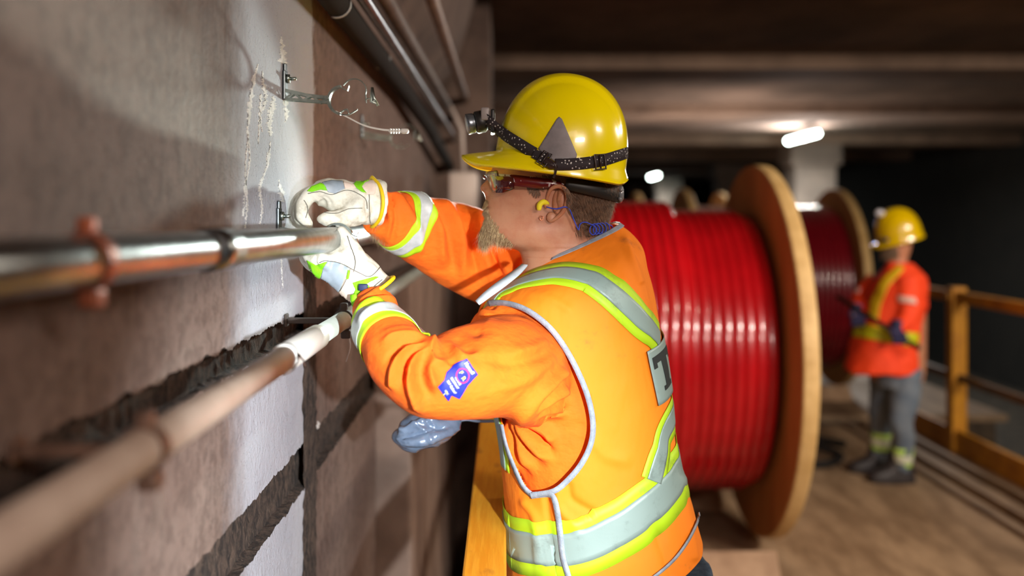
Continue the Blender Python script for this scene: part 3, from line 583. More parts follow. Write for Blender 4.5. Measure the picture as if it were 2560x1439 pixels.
# u: 0 is the back (+X side), .5 the front; near side (-Y) is u in (.5, 1) i.e. -.5..0
def body_mesh():
    mb = MB()
    # head rings: (row, front px without nose, back px, half width m)
    HR = [(330, 1330, 1450, .030), (345, 1285, 1490, .052), (370, 1255, 1515, .066), (400, 1238, 1530, .074), (425, 1230, 1538, .077), (442, 1226, 1540, .078), (455, 1225, 1539, .078), (470, 1222, 1536, .0775), (485, 1218, 1532, .077), (500, 1214, 1528, .076),
          (516, 1215, 1524, .0745), (530, 1214, 1520, .073), (545, 1214, 1516, .0715), (560, 1213, 1514, .069), (575, 1213, 1513, .067), (588, 1217, 1513, .065), (598, 1226, 1514, .0635), (607, 1240, 1516, .062), (614, 1258, 1518, .061), (620, 1278, 1520, .060), (628, 1297, 1524, .0605),
          (645, 1304, 1530, .063), (670, 1306, 1538, .068), (700, 1300, 1560, .085), (740, 1290, 1560, .10), (800, 1300, 1570, .11), (900, 1310, 1580, .11), (1100, 1330, 1600, .11), (1350, 1360, 1650, .11), (1500, 1370, 1660, .11)]
    YH = 1.87; rows = []; H0 = np.array(HR, float); k = len(H0)
    z = []; nv = 150
    head = np.array([HR[i] for i in range(k)], float)
    q = catmull(head, 260); nu = 128; vs = []
    for (py, xf, xb, hw) in q:
        a = P(xf, py, YH); b = P(xb, py, YH); cx = (a.x+b.x)/2; ax = (b.x-a.x)/2
        for i in range(nu):
            t = 2*math.pi*i/nu; c_, s_ = math.cos(t), math.sin(t); n = 2.35
            x = cx+ax*math.copysign(abs(c_)**(2/n), c_); y = hw*math.copysign(abs(s_)**(2/n), s_)
            if c_ < 0 and py < 640: y *= 1-.16*abs(c_)**2        # face narrower than skull
            y0 = abs(y); f = max(0, -c_)
            def gs(p, c0, w): return math.exp(-((p-c0)/w)**2)
            dx = 0
            if f > 0:
                if 436 < py < 502:                                # nose
                    pr = np.interp(py, [436, 445, 455, 463, 469, 476, 484, 492, 502], [0, 5, 13, 20, 21.5, 17, 8, 3, 0]); wn = np.interp(py, [436, 455, 470, 480, 502], [.006, .0085, .0125, .014, .012])
                    dx -= pr*YH/F*math.exp(-(y0/wn)**2)
                    dx -= .0045*gs(py, 479, 7)*gs(y0, .0135, .005)  # nostril wing
                dx += .010*gs(py, 456, 12)*gs(y0, .031, .014)    # eye socket
                dx -= .004*gs(py, 434, 8)*gs(y0, .02, .03)       # brow
                dx -= (.0035*gs(py, 513, 4.5)+.004*gs(py, 526, 5)-.004*gs(py, 519.5, 2.5))*gs(y0, 0, .022)  # lips
                dx += .003*gs(py, 537, 5)*gs(y0, 0, .02); dx -= .004*gs(py, 572, 16)*gs(y0, 0, .022)        # chin
                dx += .0015*gs(py, 502, 6)*gs(y0, 0, .006)
            ys = 1+.05*gs(py, 492, 22)*max(0, 1-abs(c_+.55)/.4)-.05*gs(py, 528, 20)*max(0, 1-abs(c_+.6)/.4)-.03*gs(py, 440, 20)*max(0, 1-abs(c_+.5)/.4)+.04*gs(py, 585, 22)*max(0, 1-abs(c_+.15)/.5)
            vs.append((x+dx, YH+y*ys, a.z))
    mb.add(vs, gfaces(nu, len(q)))
    # ears
    for s in (-1, 1):
        yb = YH+s*.073
        def E(px, py, o): p = P(px, py, YH); return (p.x, yb+s*o, p.z+.0)
        hel = curve([E(1362, 502, .002), E(1366, 488, .006), E(1374, 474, .011), E(1390, 469, .016), E(1405, 476, .019), E(1411, 492, .019), E(1408, 512, .016), E(1400, 530, .012), E(1386, 544, .008), E(1374, 550, .005), E(1364, 546, .003)], 40)
        mb.tube(hel, [.0028+.0014*math.sin(math.pi*i/39) for i in range(40)], 10)
        mb.tube(curve([E(1396, 486, .013), E(1392, 502, .010), E(1394, 518, .008), E(1386, 532, .006)], 14), .0045, 8)
        mb.ell(E(1392, 508, .004), (.012, .006, .026)); mb.ell(E(1374, 543, .004), (.009, .0045, .010)); mb.ell(E(1361, 512, .0045), (.0045, .005, .008))
        mb.ell(E(1398, 500, .008), (.009, .008, .022))
    # legs and arms inside the clothes
    for x, y in ((.17, 1.80), (.19, 2.0)):
        add_loft(mb, Loft([(Vector((x, y, .80)), Vector((.085, 0, 0)), Vector((0, .085, 0)), 2), (Vector((x, y, .45)), Vector((.06, 0, 0)), Vector((0, .06, 0)), 2), (Vector((x, y, .10)), Vector((.04, 0, 0)), Vector((0, .04, 0)), 2)]), 20, 20)
    for path in (ARM_N, ARM_F): add_loft(mb, limb([(p[0], p[1], p[2], p[3]*.62, p[4]*.62) for p in path[1:]]), 20, 40)
    return mb
ARM_N = [(1365, 905, 1.89, 105, .09), (1322, 912, 1.81, 122, .10), (1268, 915, 1.71, 126, .10), (1200, 925, 1.63, 116, .09), (1120, 942, 1.585, 106, .078), (1050, 938, 1.56, 94, .07), (1003, 900, 1.575, 84, .062), (975, 852, 1.61, 74, .056), (950, 812, 1.66, 63, .05), (940, 782, 1.69, 57, .045), (937, 764, 1.71, 53, .041)]
ARM_F = [(1330, 705, 2.02, 120, .09), (1270, 672, 2.06, 110, .085), (1200, 640, 2.06, 110, .08), (1130, 608, 2.03, 104, .075), (1075, 583, 1.99, 92, .066), (1035, 566, 1.96, 84, .06), (1000, 552, 1.93, 76, .054), (965, 540, 1.90, 62, .046), (945, 530, 1.885, 56, .04)]
person = body_mesh().o('person', SKIN); tag(person, 'person in orange vest and yellow hard hat clipping the conduit with white gloves', 'person')
YH = 1.87
# ---------------- shirt: body and sleeves as one garment
mb = MB(); add_loft(mb, Loft([ring((r[0][0]+14, r[0][1]), (r[1][0]-16, r[1][1]), r[2]-.014) for r in TR[:-1]]), 64, 60)
LN, LF = limb(ARM_N), limb(ARM_F)
add_loft(mb, LN, 48, 60); add_loft(mb, LF, 48, 60)
mb.ell(P(1310, 860, 1.82), (.11, .10, .09)); mb.ell(P(1340, 700, 2.03), (.10, .08, .09))
sh = remesh(mb, .0036, 7, .6)
def Z4(*pts): return [(860+x/3.128, 700+y/3.128) for x, y in pts]
FO = []
# elbow crook fans
for p, w_, h in [(Z4((715, 492), (600, 500), (480, 545), (400, 660), (385, 800), (395, 850)), 9, .012), (Z4((720, 498), (620, 545), (540, 640), (520, 780), (560, 930), (610, 1010)), 11, .015),
        (Z4((740, 500), (690, 530), (690, 600), (730, 640), (800, 640)), 9, .009), (Z4((715, 480), (620, 455), (520, 430), (400, 430), (300, 470)), 9, .009), (Z4((600, 380), (520, 375), (400, 380), (300, 410)), 8, .005),
        (Z4((640, 560), (590, 680), (600, 820), (680, 930)), 10, -.010), (Z4((660, 520), (560, 560), (480, 660), (455, 800)), 8, -.010), (Z4((690, 500), (560, 490), (440, 520), (330, 620)), 8, -.008), (Z4((620, 620), (610, 760), (640, 900)), 10, -.006),
        (Z4((650, 640), (690, 780), (720, 840)), 13, .009), (Z4((850, 640), (870, 600), (960, 640), (1050, 690)), 14, .004), (Z4((880, 340), (960, 360), (1080, 400)), 16, -.006), (Z4((870, 420), (960, 520), (980, 580)), 18, -.006), (Z4((790, 480), (850, 600), (830, 640)), 10, -.008),
        (Z4((840, 500), (900, 560), (960, 590), (1080, 560)), 14, .007), (Z4((1060, 210), (1120, 280), (1160, 330)), 12, .006), (Z4((1020, 240), (1100, 220), (1180, 210)), 9, -.006),
        (Z4((1640, 500), (1500, 600), (1350, 640), (1150, 630)), 15, -.005), (Z4((1660, 600), (1500, 720), (1350, 800), (1200, 840)), 16, .005), (Z4((1600, 480), (1500, 530), (1330, 560)), 14, .004),
        # cuff rumples
        (Z4((110, 190), (200, 120), (300, 60), (390, 70)), 6, .006), (Z4((110, 260), (200, 170), (330, 140), (430, 170)), 6, .007), (Z4((130, 340), (200, 260), (330, 205), (460, 210)), 6, .007), (Z4((105, 225), (200, 145), (320, 105), (420, 120)), 5, -.006), (Z4((120, 300), (200, 215), (330, 172), (440, 190)), 5, -.006),
        # armpit pleats
        (Z4((1350, 1040), (1500, 900), (1620, 780), (1720, 700)), 13, .016), (Z4((1370, 1040), (1520, 950), (1650, 880), (1740, 830)), 11, .015), (Z4((1380, 1045), (1520, 1000), (1660, 970), (1740, 955)), 10, .015), (Z4((1380, 1050), (1520, 1050), (1640, 1050), (1720, 1045)), 9, .013),
        (Z4((1380, 1040), (1500, 930), (1620, 830), (1690, 780)), 7, -.012), (Z4((1380, 1045), (1520, 975), (1660, 925)), 6, -.012), (Z4((1380, 1050), (1520, 1025), (1650, 1012)), 6, -.012),
        (Z4((1390, 1050), (1500, 1110), (1600, 1190), (1640, 1270)), 12, .017), (Z4((1370, 1060), (1440, 1180), (1520, 1290), (1600, 1400)), 12, .017), (Z4((1340, 1080), (1390, 1200), (1430, 1340), (1480, 1480)), 11, .014), (Z4((1290, 1090), (1330, 1220), (1360, 1360), (1400, 1480)), 9, .012),
        (Z4((1385, 1060), (1470, 1160), (1560, 1260), (1620, 1340)), 7, -.014), (Z4((1360, 1070), (1410, 1200), (1470, 1330)), 7, -.014), (Z4((1320, 1090), (1365, 1220), (1400, 1380)), 6, -.010),
        # far sleeve
        ([(985, 478), (1040, 560), (1050, 640)], 8, .006), ([(1050, 490), (1095, 560), (1110, 660)], 11, .008), ([(1105, 497), (1150, 570), (1160, 690)], 11, .009), ([(1190, 530), (1200, 600), (1230, 680)], 10, .009), ([(1078, 495), (1122, 570), (1135, 670)], 9, -.008), ([(1150, 515), (1175, 590), (1195, 690)], 9, -.009),
        ([(960, 480), (978, 540), (965, 600)], 6, .006), ([(975, 485), (990, 545), (980, 605)], 5, -.006), ([(1215, 560), (1250, 640), (1280, 690)], 9, .008), ([(1225, 540), (1225, 610), (1255, 690)], 8, -.008)]: FO.append((p, w_, h))
folds(sh, [(p, w_, h*1.35) for p, w_, h in FO]); rumple(sh, .0022, 26, 3); rumple(sh, .0045, 9, 11)
shirt = mobj('shirt', sh, ORANGE, person)
TS = bvh(shirt)
# reflective bands round the sleeves
def band(L, v0, v1, off, mat, name, parent, nu=72):
    g_ = L.grid(nu, 12, 0, v0, v1); T_ = TS; vs = []; q = L.params(np.linspace(v0, v1, 12))
    for j in range(12):
        c_ = Vector(q[j][0:3])
        for i in range(nu):
            p = Vector(g_[j][i]); d = (p-c_).normalized(); h = T_.ray_cast(c_+d*.16, -d); r = ((h[0]-c_).length if h[0] is not None and h[0].y > 0 else (p-c_).length)
            r = min(max(r, (p-c_).length*.8), (p-c_).length*1.25); vs.append(c_+d*(r+off))
    o = obj(name, vs, gfaces(nu, 12, True, False), mat, parent); md = o.modifiers.new('t', 'SOLIDIFY'); md.thickness = .001; md.offset = 0; return o
band(LN, .685, .805, .0020, LIMEG, 'lime_band', shirt); band(LN, .715, .775, .0034, M('bright_tape', (206, 210, 210), (180, 186, 186), 40, .4, .1), 'silver_band', shirt)
band(LF, .655, .80, .0020, LIMEG, 'lime_band', shirt); band(LF, .70, .765, .0034, MC['bright_tape'], 'silver_band', shirt)
# sleeve label
BLUE = M('blue_label', (24, 34, 160), (36, 52, 190), 60, .5); WHT = M('white_print', (236, 236, 244)); YEP = M('yellow_print', (220, 226, 70)); RED_ = M('pink_ring', (226, 60, 110))
lb = patch('sleeve_label', TS, [(1166, 896), (1194, 936), (1168, 963), (1156, 984), (1148, 996), (1128, 987), (1121, 1002), (1093, 966), (1110, 950), (1116, 930), (1136, 912), (1150, 903)], BLUE, shirt, .0018, 2.0)
ang = math.radians(57)
def label_text(s, x, y, h_, mt_, sx, ang=ang):
    v, f = text2d(s, h_, .03*h_); ca, sa = math.cos(ang), math.sin(ang); vs = []
    for (a, b, _) in v:
        a *= sx; q = hit(TS, x+a*ca+b*sa, y+a*sa-b*ca); n = q[1] if q[1].y < 0 else -q[1]; vs.append(q[0]+n*.0030)
    return obj('label_print', vs, f, mt_, lb, False)
for a in [('Hammill', 1172, 920, 13, WHT, .78), ('F', 1151, 932, 14, YEP, 1), ('R', 1157, 946, 14, YEP, 1), ('FLAME', 1143, 952, 7.5, WHT, 1), ('RESISTANT', 1135, 957, 7.5, WHT, .85), ('10.9 Cal/cm²', 1127, 966, 9, WHT, .8), ('HRC', 1115, 979, 7, YEP, .9), ('2', 1109, 983, 8, YEP, .9)]: label_text(*a)
m = MB(); pts = []
for a in np.linspace(0, 2*math.pi, 29)[:-1]:
    q = hit(TS, 1155+15.5*math.cos(a), 939+17.5*math.sin(a)); pts.append(q[0]+(q[1] if q[1].y < 0 else -q[1])*.0026)
m.tube(pts, .0011, 6, closed=True); m.o('label_ring', RED_, lb)
# ---------------- vest
ARMHOLE = catmull([(1196, 775), (1222, 756), (1262, 755), (1305, 766), (1345, 790), (1385, 828), (1420, 880), (1450, 940), (1472, 1000), (1482, 1060), (1476, 1110), (1452, 1160), (1420, 1198), (1392, 1222), (1362, 1232), (1334, 1234), (1312, 1212), (1290, 1165), (1268, 1110), (1255, 1055), (1235, 1000), (1210, 900)], 120)
vg = TORSO.grid(NUT, NVT, .0); cen = TORSO.params(np.linspace(0, 1, NVT))[:, 0:3]
dirv = vg-cen[:, None, :]; ln = np.linalg.norm(dirv, axis=-1, keepdims=True); vg = vg+dirv/ln*.006
fl = vg.reshape(-1, 3); pp = proj(fl)
# soft drape of the cloth
for i, p in enumerate(fl):
    n = dirv.reshape(-1, 3)[i]/ln.reshape(-1)[i]; fl[i] = p+n*(.005*noise.noise(Vector((p[0]*7+3, p[1]*7, p[2]*4)))+.002*noise.noise(Vector((p[0]*22, p[1]*22, p[2]*14))))
VF = [([(1395, 1228), (1400, 1270), (1440, 1310)], 12, .006), ([(1420, 1215), (1430, 1250), (1480, 1280)], 10, -.005), ([(1310, 1255), (1340, 1300), (1350, 1400)], 10, .006), ([(1365, 1240), (1372, 1300), (1390, 1420)], 9, -.006), ([(1480, 1100), (1520, 1140), (1560, 1150)], 16, .004), ([(1300, 720), (1360, 735), (1420, 770)], 12, .003),
      ([(1560, 700), (1600, 760), (1630, 850)], 14, .003), ([(1700, 1200), (1720, 1290), (1735, 1390)], 12, .006), ([(1640, 1320), (1660, 1380), (1680, 1439)], 14, -.006), ([(1560, 600), (1585, 660), (1600, 700)], 10, .006)]
ppn = proj(fl); dd = np.zeros(len(fl))
for poly, w_, h in VF:
    q, fr = pdist(ppn, catmull(poly, 10)); dd += h*np.exp(-(q/w_)**2)
near = (fl[:, 1] < YT+.03); nn_ = (dirv/ln).reshape(-1, 3); fl = fl+nn_*(dd*near)[:, None]
ah = [tuple(p) for p in ARMHOLE]; inside = np.array([near_ and inpoly(a, b, ah) for (a, b), near_ in zip(proj(fl), fl[:, 1] < YT)])
# mirrored armhole on the far side
far = (fl[:, 1] > YT+.06); mir = fl.copy(); mir[:, 1] = 2*YT-mir[:, 1]; inside |= far & np.array([f_ and inpoly(a, b, ah) for (a, b), f_ in zip(proj(mir), far)])
fs = [f for f in gfaces(NUT, NVT, True, False) if not all(inside[i] for i in f) and sum(inside[i] for i in f) < 2]
# front opening below the chin
def vcut(f):
    j = f[0]//NUT; i = f[0] % NUT; u = i/NUT; v = j/(NVT-1); return v > .80 and abs(u-.5) < .15*(v-.80)/.2
fs = [f for f in fs if not vcut(f)]
used = sorted({i for f in fs for i in f}); mp = {k: n for n, k in enumerate(used)}
vest = obj('vest', [fl[i] for i in used], [[mp[i] for i in f] for f in fs], VESTM, person)
md = vest.modifiers.new('t', 'SOLIDIFY'); md.thickness = .002; md.offset = -1
TV = bvh(vest); FL = fl.reshape(NVT, NUT, 3)
def vsurf(u, v, off):
    """point on the draped vest at torso parameters"""
    uu = (u % 1)*NUT; i = int(uu) % NUT; a = uu-int(uu); vv = min(max(v, 0), .9999)*(NVT-1); j = int(vv); b = vv-j; i2 = (i+1) % NUT
    p = (FL[j, i]*(1-a)+FL[j, i2]*a)*(1-b)+(FL[j+1, i]*(1-a)+FL[j+1, i2]*a)*b
    du = FL[j, i2]-FL[j, i]; dv = FL[j+1, i]-FL[j, i]; n = np.cross(du, dv); n /= max(np.linalg.norm(n), 1e-9)
    c = cen[j]; 
    if np.dot(n, p-c) < 0: n = -n
    return Vector(p+n*off), Vector(n)
def uvstrip(name, uv, w_, mat, off, n=90, parent=None, shift=0.0):
    """tape following a path in torso parameters; w_ metres wide, shifted sideways by shift metres"""
    q = catmull(uv, n); C = [vsurf(a, b, 0)[0] for a, b in q]; vs = []; K = 7; ww = w_ if callable(w_) else (lambda t: w_)
    for i in range(n):
        d = (C[min(i+1, n-1)]-C[max(i-1, 0)]).normalized(); nrm = vsurf(*q[i], 0)[1]; sd = d.cross(nrm).normalized(); W_ = ww(i/(n-1))
        for k in range(K):
            s = shift+(k/(K-1)-.5)*W_; p = C[i]+sd*s; h = TV.find_nearest(p+nrm*.01)
            nn = h[1]; nn = nn if nn.dot(nrm) > 0 else -nn; vs.append(h[0]+nn*off)
    o = obj(name, vs, [(i*K+k, i*K+k+1, (i+1)*K+k+1, (i+1)*K+k) for i in range(n-1) for k in range(K-1)], mat, parent or vest)
    md = o.modifiers.new('t', 'SOLIDIFY'); md.thickness = .0008; md.offset = 0; return o
def U(*p): return [to_uv(*q) for q in p]
# waist band all the way round
wb = U((1690, 1180), (1640, 1245), (1560, 1312), (1480, 1350), (1400, 1372), (1330, 1362), (1290, 1348)); v0 = wb[-1][1]; v1 = wb[0][1]
wb = [(1-.62+0.0+.0, v1)] and [(.42, v1), (.30, v1+.003), (.18, v1), (.08, v1)]+wb+[(-.47, v0), (-.56, v0)]
uvstrip('lime_tape', wb, .100, LIMEG, .0022, 160); uvstrip('silver_tape', wb, .054, GREY, .0036, 160)
# near shoulder tape: chest, over the shoulder, down the back to the panel
sb = U((1225, 770), (1262, 728), (1325, 697), (1390, 683), (1450, 690), (1510, 720), (1565, 765), (1610, 812), (1640, 850)); sb = [(-.47, .30), (-.455, .45), (-.45, .58)]+sb[1:]
uvstrip('lime_tape', sb, .068, LIMEG, .0022, 130); uvstrip('silver_tape', sb, .034, GREY, .0036, 130)
def mirror(uvs, u0): return [(2*u0-a, b) for a, b in uvs]
UM = .02                                           # middle of the back
tb = [(UM-.004, sb[-1][1])]
fb = [(UM+(UM-a)*(.62 if a > -.2 else .8), b) for a, b in sb]; uvstrip('lime_tape', fb, .068, LIMEG, .0020, 130); uvstrip('silver_tape', fb, .034, GREY, .0034, 130)
# lower legs of the back cross
lw = U((1666, 1010), (1657, 1070), (1645, 1130), (1628, 1200)); uvstrip('lime_tape', lw, .060, LIMEG, .0024, 40); uvstrip('silver_tape', lw, .034, GREY, .0038, 40)
lw2 = mirror(lw, UM); uvstrip('lime_tape', lw2, .060, LIMEG, .0024, 40); uvstrip('silver_tape', lw2, .034, GREY, .0038, 40)
# back panel with its letters
pa = to_uv(1607, 880); pb = to_uv(1633, 1012); wU = 2*(UM-(pa[0]+pb[0])/2)
def pq(s, t, off=.0052):
    u = (pa[0]*(1-t)+pb[0]*t)+wU*s; v = pa[1]*(1-t)+pb[1]*t+(.03*s if s < .5 else .03*(1-s))*(1-t)*1.2; return vsurf(u, v, off)[0]
N = 34; panel = obj('back_panel', [pq(i/N, j/16) for j in range(17) for i in range(N+1)], [(j*(N+1)+i, (j+1)*(N+1)+i, (j+1)*(N+1)+i+1, j*(N+1)+i+1) for j in range(16) for i in range(N)], GREY, vest)
md = panel.modifiers.new('t', 'SOLIDIFY'); md.thickness = .001; md.offset = 0
INK = M('black_print', (34, 42, 42), rough=.7)
def slab(quads, nm='panel_letter'):
    vs = []; fs = []
    for (s0, t0, s1, t1, sk) in quads:
        k = len(vs); a, b = 8, 8
        for j in range(b+1):
            for i in range(a+1): vs.append(pq(s0+(s1-s0)*i/a+sk*j/b, t0+(t1-t0)*j/b, .0066))
        fs += [(k+j*(a+1)+i, k+(j+1)*(a+1)+i, k+(j+1)*(a+1)+i+1, k+j*(a+1)+i+1) for j in range(b) for i in range(a)]
    return obj(nm, vs, fs, INK, panel)
def T_(x): slab([(x, .16, x+.25, .30, 0), (x+.085, .30, x+.165, .80, 0), (x+.055, .74, x+.195, .82, 0), (x, .30, x+.035, .38, 0), (x+.215, .30, x+.25, .38, 0)])
T_(.025); T_(.36)
vs = []; fs = []; n = 24
for i in range(n+1):
    a = math.radians(50+260*i/n)
    for r in (1, .62): vs.append(pq(.815+.12*r*math.cos(a), .49-.33*(r if r == 1 else .72)*math.sin(a), .0066))
obj('panel_letter', vs, [(2*i, 2*i+1, 2*i+3, 2*i+2) for i in range(n)], INK, panel)
# piping round the armhole, side seam, hem, collar
def px_strip(name, pts, w_px, mat, parent, T, off=.003, n=80, t=.0016):
    q = catmull(pts, n); P_ = []; N_ = []
    for x, y in q:
        h = hit(T, x, y) or hit(TS, x, y)
        if h is None: continue
        nn = h[1] if h[1].dot(CAM-h[0]) > 0 else -h[1]; P_.append(h[0]+nn*off); N_.append(nn)
    a = np.array([tuple(p) for p in P_]); b = np.array([tuple(p) for p in N_])
    for _ in range(3): a[1:-1] = (a[:-2]+2*a[1:-1]+a[2:])/4; b[1:-1] = (b[:-2]+2*b[1:-1]+b[2:])/4
    m = MB(); m.strap(a, b, [w_px*p[1]/F for p in a], t); return m.o(name, mat, parent)
# armhole trim follows the cut edge of the vest itself
def edge_trim():
    ii = np.array(ARMHOLE); P_ = []; N_ = []
    for x, y in ii:
        if x < 1200 and y < 1000 and y > 790: P_.append(None); N_.append(None); continue
        d = np.hypot(*(proj(fl)-np.array([x, y])).T)+(fl[:, 1] > YT)*99; k = int(d.argmin()); P_.append(fl[k]+nn_[k]*.004); N_.append(nn_[k])
    return P_, N_
PR = proj(fl); farm = (fl[:, 1] > YT)*99.0
def on_vest(x, y): k = int((np.hypot(PR[:, 0]-x, PR[:, 1]-y)+farm).argmin()); return fl[k], nn_[k]
def vest_trim(name, pts, w_px, n=90, off=.004, mat=PIPING, t=.002, tilt=0.):
    q = catmull(pts, n); a = []; b = []
    for x, y in q:
        p, nn = on_vest(x, y); h = P(x, y, p[1]); a.append(np.array(h)+nn*off); b.append(nn)
    a = np.array(a); b = np.array(b)
    for _ in range(4): a[1:-1] = (a[:-2]+2*a[1:-1]+a[2:])/4; b[1:-1] = (b[:-2]+2*b[1:-1]+b[2:])/4
    m = MB(); m.strap(a, b, [w_px*p[1]/F for p in a], t); o = m.o(name, mat, vest); return o
vest_trim('armhole_trim', [(1226, 757), (1262, 755), (1305, 766), (1345, 790), (1385, 828), (1420, 880), (1450, 940), (1472, 1000), (1482, 1060), (1476, 1110), (1452, 1160), (1420, 1198), (1392, 1222), (1362, 1230), (1334, 1233)], 14)
vest_trim('armhole_trim', [(1334, 1234), (1312, 1212), (1290, 1165), (1270, 1110), (1258, 1058)], 16)
vest_trim('side_seam_trim', [(1330, 1236), (1372, 1232), (1388, 1244), (1398, 1290), (1404, 1340), (1410, 1390), (1424, 1439), (1430, 1470)], 15)
vest_trim('hem_trim', [(1742, 1285), (1735, 1310), (1715, 1350), (1685, 1392), (1650, 1425), (1610, 1455)], 8)
uvc = [(u, .985) for u in np.linspace(-.33, .33, 30)]
uvstrip('collar_trim', uvc, .014, PIPING, .003, 60)
# stand collar of the vest front, folded outwards
m = MB(); cp = curve([P(1313, 662, 1.80), P(1292, 682, 1.77), P(1258, 708, 1.74), P(1222, 735, 1.725), P(1194, 758, 1.72)], 20); m.strap(cp, [(-.25, -.8, .55)]*20, [.011+.006*math.sin(math.pi*i/19) for i in range(20)], .003); m.o('front_edge_trim', M('pale_piping', (196, 204, 210), (172, 182, 190), 60, .6), vest)
# ---------------- trousers and boots
mb = MB(); add_loft(mb, Loft([ring((1330, 1500), (1772, 1395), .165), ring((1330, 1560), (1776, 1450), .17), ring((1335, 1640), (1768, 1560), .17), ring((1345, 1760), (1735, 1700), .16)]), 48, 30)
for x, y in ((.20, 1.80), (.23, 2.02)):
    add_loft(mb, Loft([(Vector((x, y, .86)), Vector((.125, 0, 0)), Vector((0, .10, 0)), 2), (Vector((x-.01, y, .62)), Vector((.10, 0, 0)), Vector((0, .09, 0)), 2), (Vector((x, y, .40)), Vector((.08, 0, 0)), Vector((0, .078, 0)), 2), (Vector((x+.01, y, .09)), Vector((.078, 0, 0)), Vector((0, .075, 0)), 2)]), 32, 30)
jm = remesh(mb, .008, 6); rumple(jm, .008, 14, 5); mobj('jeans', jm, DENIM, person)
for x, y in ((.20, 1.80), (.23, 2.02)):
    m = MB(); add_loft(m, Loft([(Vector((x-.02, y, .0)), Vector((.145, 0, 0)), Vector((0, .052, 0)), 2.6), (Vector((x-.02, y, .035)), Vector((.148, 0, 0)), Vector((0, .054, 0)), 2.6), (Vector((x-.01, y, .07)), Vector((.13, 0, 0)), Vector((0, .05, 0)), 2.3), (Vector((x+.03, y, .11)), Vector((.085, 0, 0)), Vector((0, .048, 0)), 2), (Vector((x+.02, y, .20)), Vector((.06, 0, 0)), Vector((0, .052, 0)), 2)]), 32, 24); m.o('boot', M('boot_leather', (40, 30, 24), (60, 46, 36), 20, .5), person)
# ---------------- gloves
LEATH = NT('pale_leather'); n1 = LEATH.noise(40, detail=8, rough=.7); c = LEATH.mix(LEATH.step(n1, .4, .75), (226, 222, 206), (176, 168, 146)); LEATH.t.links.new(c, LEATH.b.inputs['Base Color']); LEATH.b.inputs['Roughness'].default_value = .7; LEATH.t.links.new(LEATH.bump(LEATH.noise(260, detail=4), .35, .0012), LEATH.b.inputs['Normal']); LEATH = LEATH.m
FLUO = M('fluorescent_cloth', (140, 226, 10), (120, 206, 14), 60, .7, bump=.3, bscale=400); PNK = M('pale_peach_cloth', (240, 222, 206), (232, 208, 190), 40, .7, bump=.3, bscale=400)
GREYG = M('grey_patch', (168, 180, 190), (150, 164, 176), 40, .5, .05); YTRIM = M('yellow_trim', (240, 200, 10), rough=.6)
def finger(mb, pts, n=22): q = catmull(pts, n); add_loft(mb, limb([tuple(p) for p in q]), 14, n*2); a = pts[-1]; mb.ell(P(*a[:3]), (a[3]*a[2]/F, a[4], a[3]*a[2]/F))
def fset(mb, base, k, dY, dx=0, dy=0, sc=1.0): finger(mb, [(p[0]+dx*k, p[1]+dy*k, p[2]+dY*k, p[3]*sc, p[4]*sc) for p in base])
# far hand (upper in the picture)
mb = MB()
add_loft(mb, limb([(950, 508, 1.885, 60, .040), (925, 506, 1.875, 55, .038), (898, 508, 1.865, 52, .036), (868, 503, 1.86, 50, .036), (838, 488, 1.86, 42, .038), (808, 480, 1.86, 34, .038), (790, 480, 1.86, 26, .034)], 2.3), 40, 50)
idx = [(832, 486, 1.83, 23, .0115), (802, 480, 1.822, 22, .0115), (776, 488, 1.816, 20, .011), (759, 510, 1.812, 18, .0105), (755, 533, 1.812, 16.5, .010), (763, 552, 1.812, 14, .0088), (772, 560, 1.812, 11, .0075)]
for k, s in enumerate((1, 1.04, .98, .88)): fset(mb, idx, k, .0235, -7, 1.5, s)
finger(mb, [(905, 530, 1.845, 30, .019), (868, 543, 1.825, 26, .016), (835, 547, 1.812, 21, .0125), (812, 546, 1.808, 17, .011), (803, 547, 1.808, 12, .009)])
mb.ell(P(890, 522, 1.84), (.028, .024, .027))
gm = remesh(mb, .0021, 5, .5)
folds(gm, [([(792, 492), (808, 500), (815, 516)], 4, -.004), ([(806, 490), (822, 498), (828, 512)], 4, -.004), ([(782, 488), (795, 500), (800, 515)], 4, .003), ([(920, 480), (915, 520), (922, 556)], 4, -.003), ([(905, 470), (930, 500), (935, 550)], 5, -.003), ([(760, 500), (770, 515), (765, 530)], 4, -.003), ([(830, 520), (880, 560), (910, 560)], 5, -.002), ([(740, 530), (755, 540), (770, 540)], 4, -.002)])
rumple(gm, .0022, 60, 4); gl2 = mobj('glove', gm, LEATH, person); gl2['label'] = 'upper pale leather glove'; TG = bvh(gl2)
patch('knuckle_patch', TG, [(768, 478), (780, 466), (800, 458), (812, 462), (818, 476), (800, 474), (780, 480)], FLUO, gl2, .0012, 2); patch('reflective_patch', TG, [(806, 456), (830, 451), (856, 453), (862, 472), (838, 484), (820, 480)], GREYG, gl2, .0012, 2)
patch('wrist_patch', TG, [(858, 452), (890, 462), (905, 446), (932, 441), (940, 470), (936, 486), (915, 486), (890, 470), (862, 472)], PNK, gl2, .0012, 2)
patch('knuckle_patch', TG, [(884, 462), (898, 446), (925, 440), (930, 450), (913, 457), (904, 468), (914, 484), (903, 480), (890, 470)], FLUO, gl2, .0022, 2)
SEAM = M('seam_thread', (96, 92, 84), rough=.8)
def seam(T, pts, par):
    a = []
    for x, y in catmull(pts, 40):
        h = hit(T, x, y)
        if h: a.append(h[0]+(h[1] if h[1].dot(CAM-h[0]) > 0 else -h[1])*.0016)
    m = MB(); m.tube(a, .0006, 5); m.o('seam', SEAM, par)
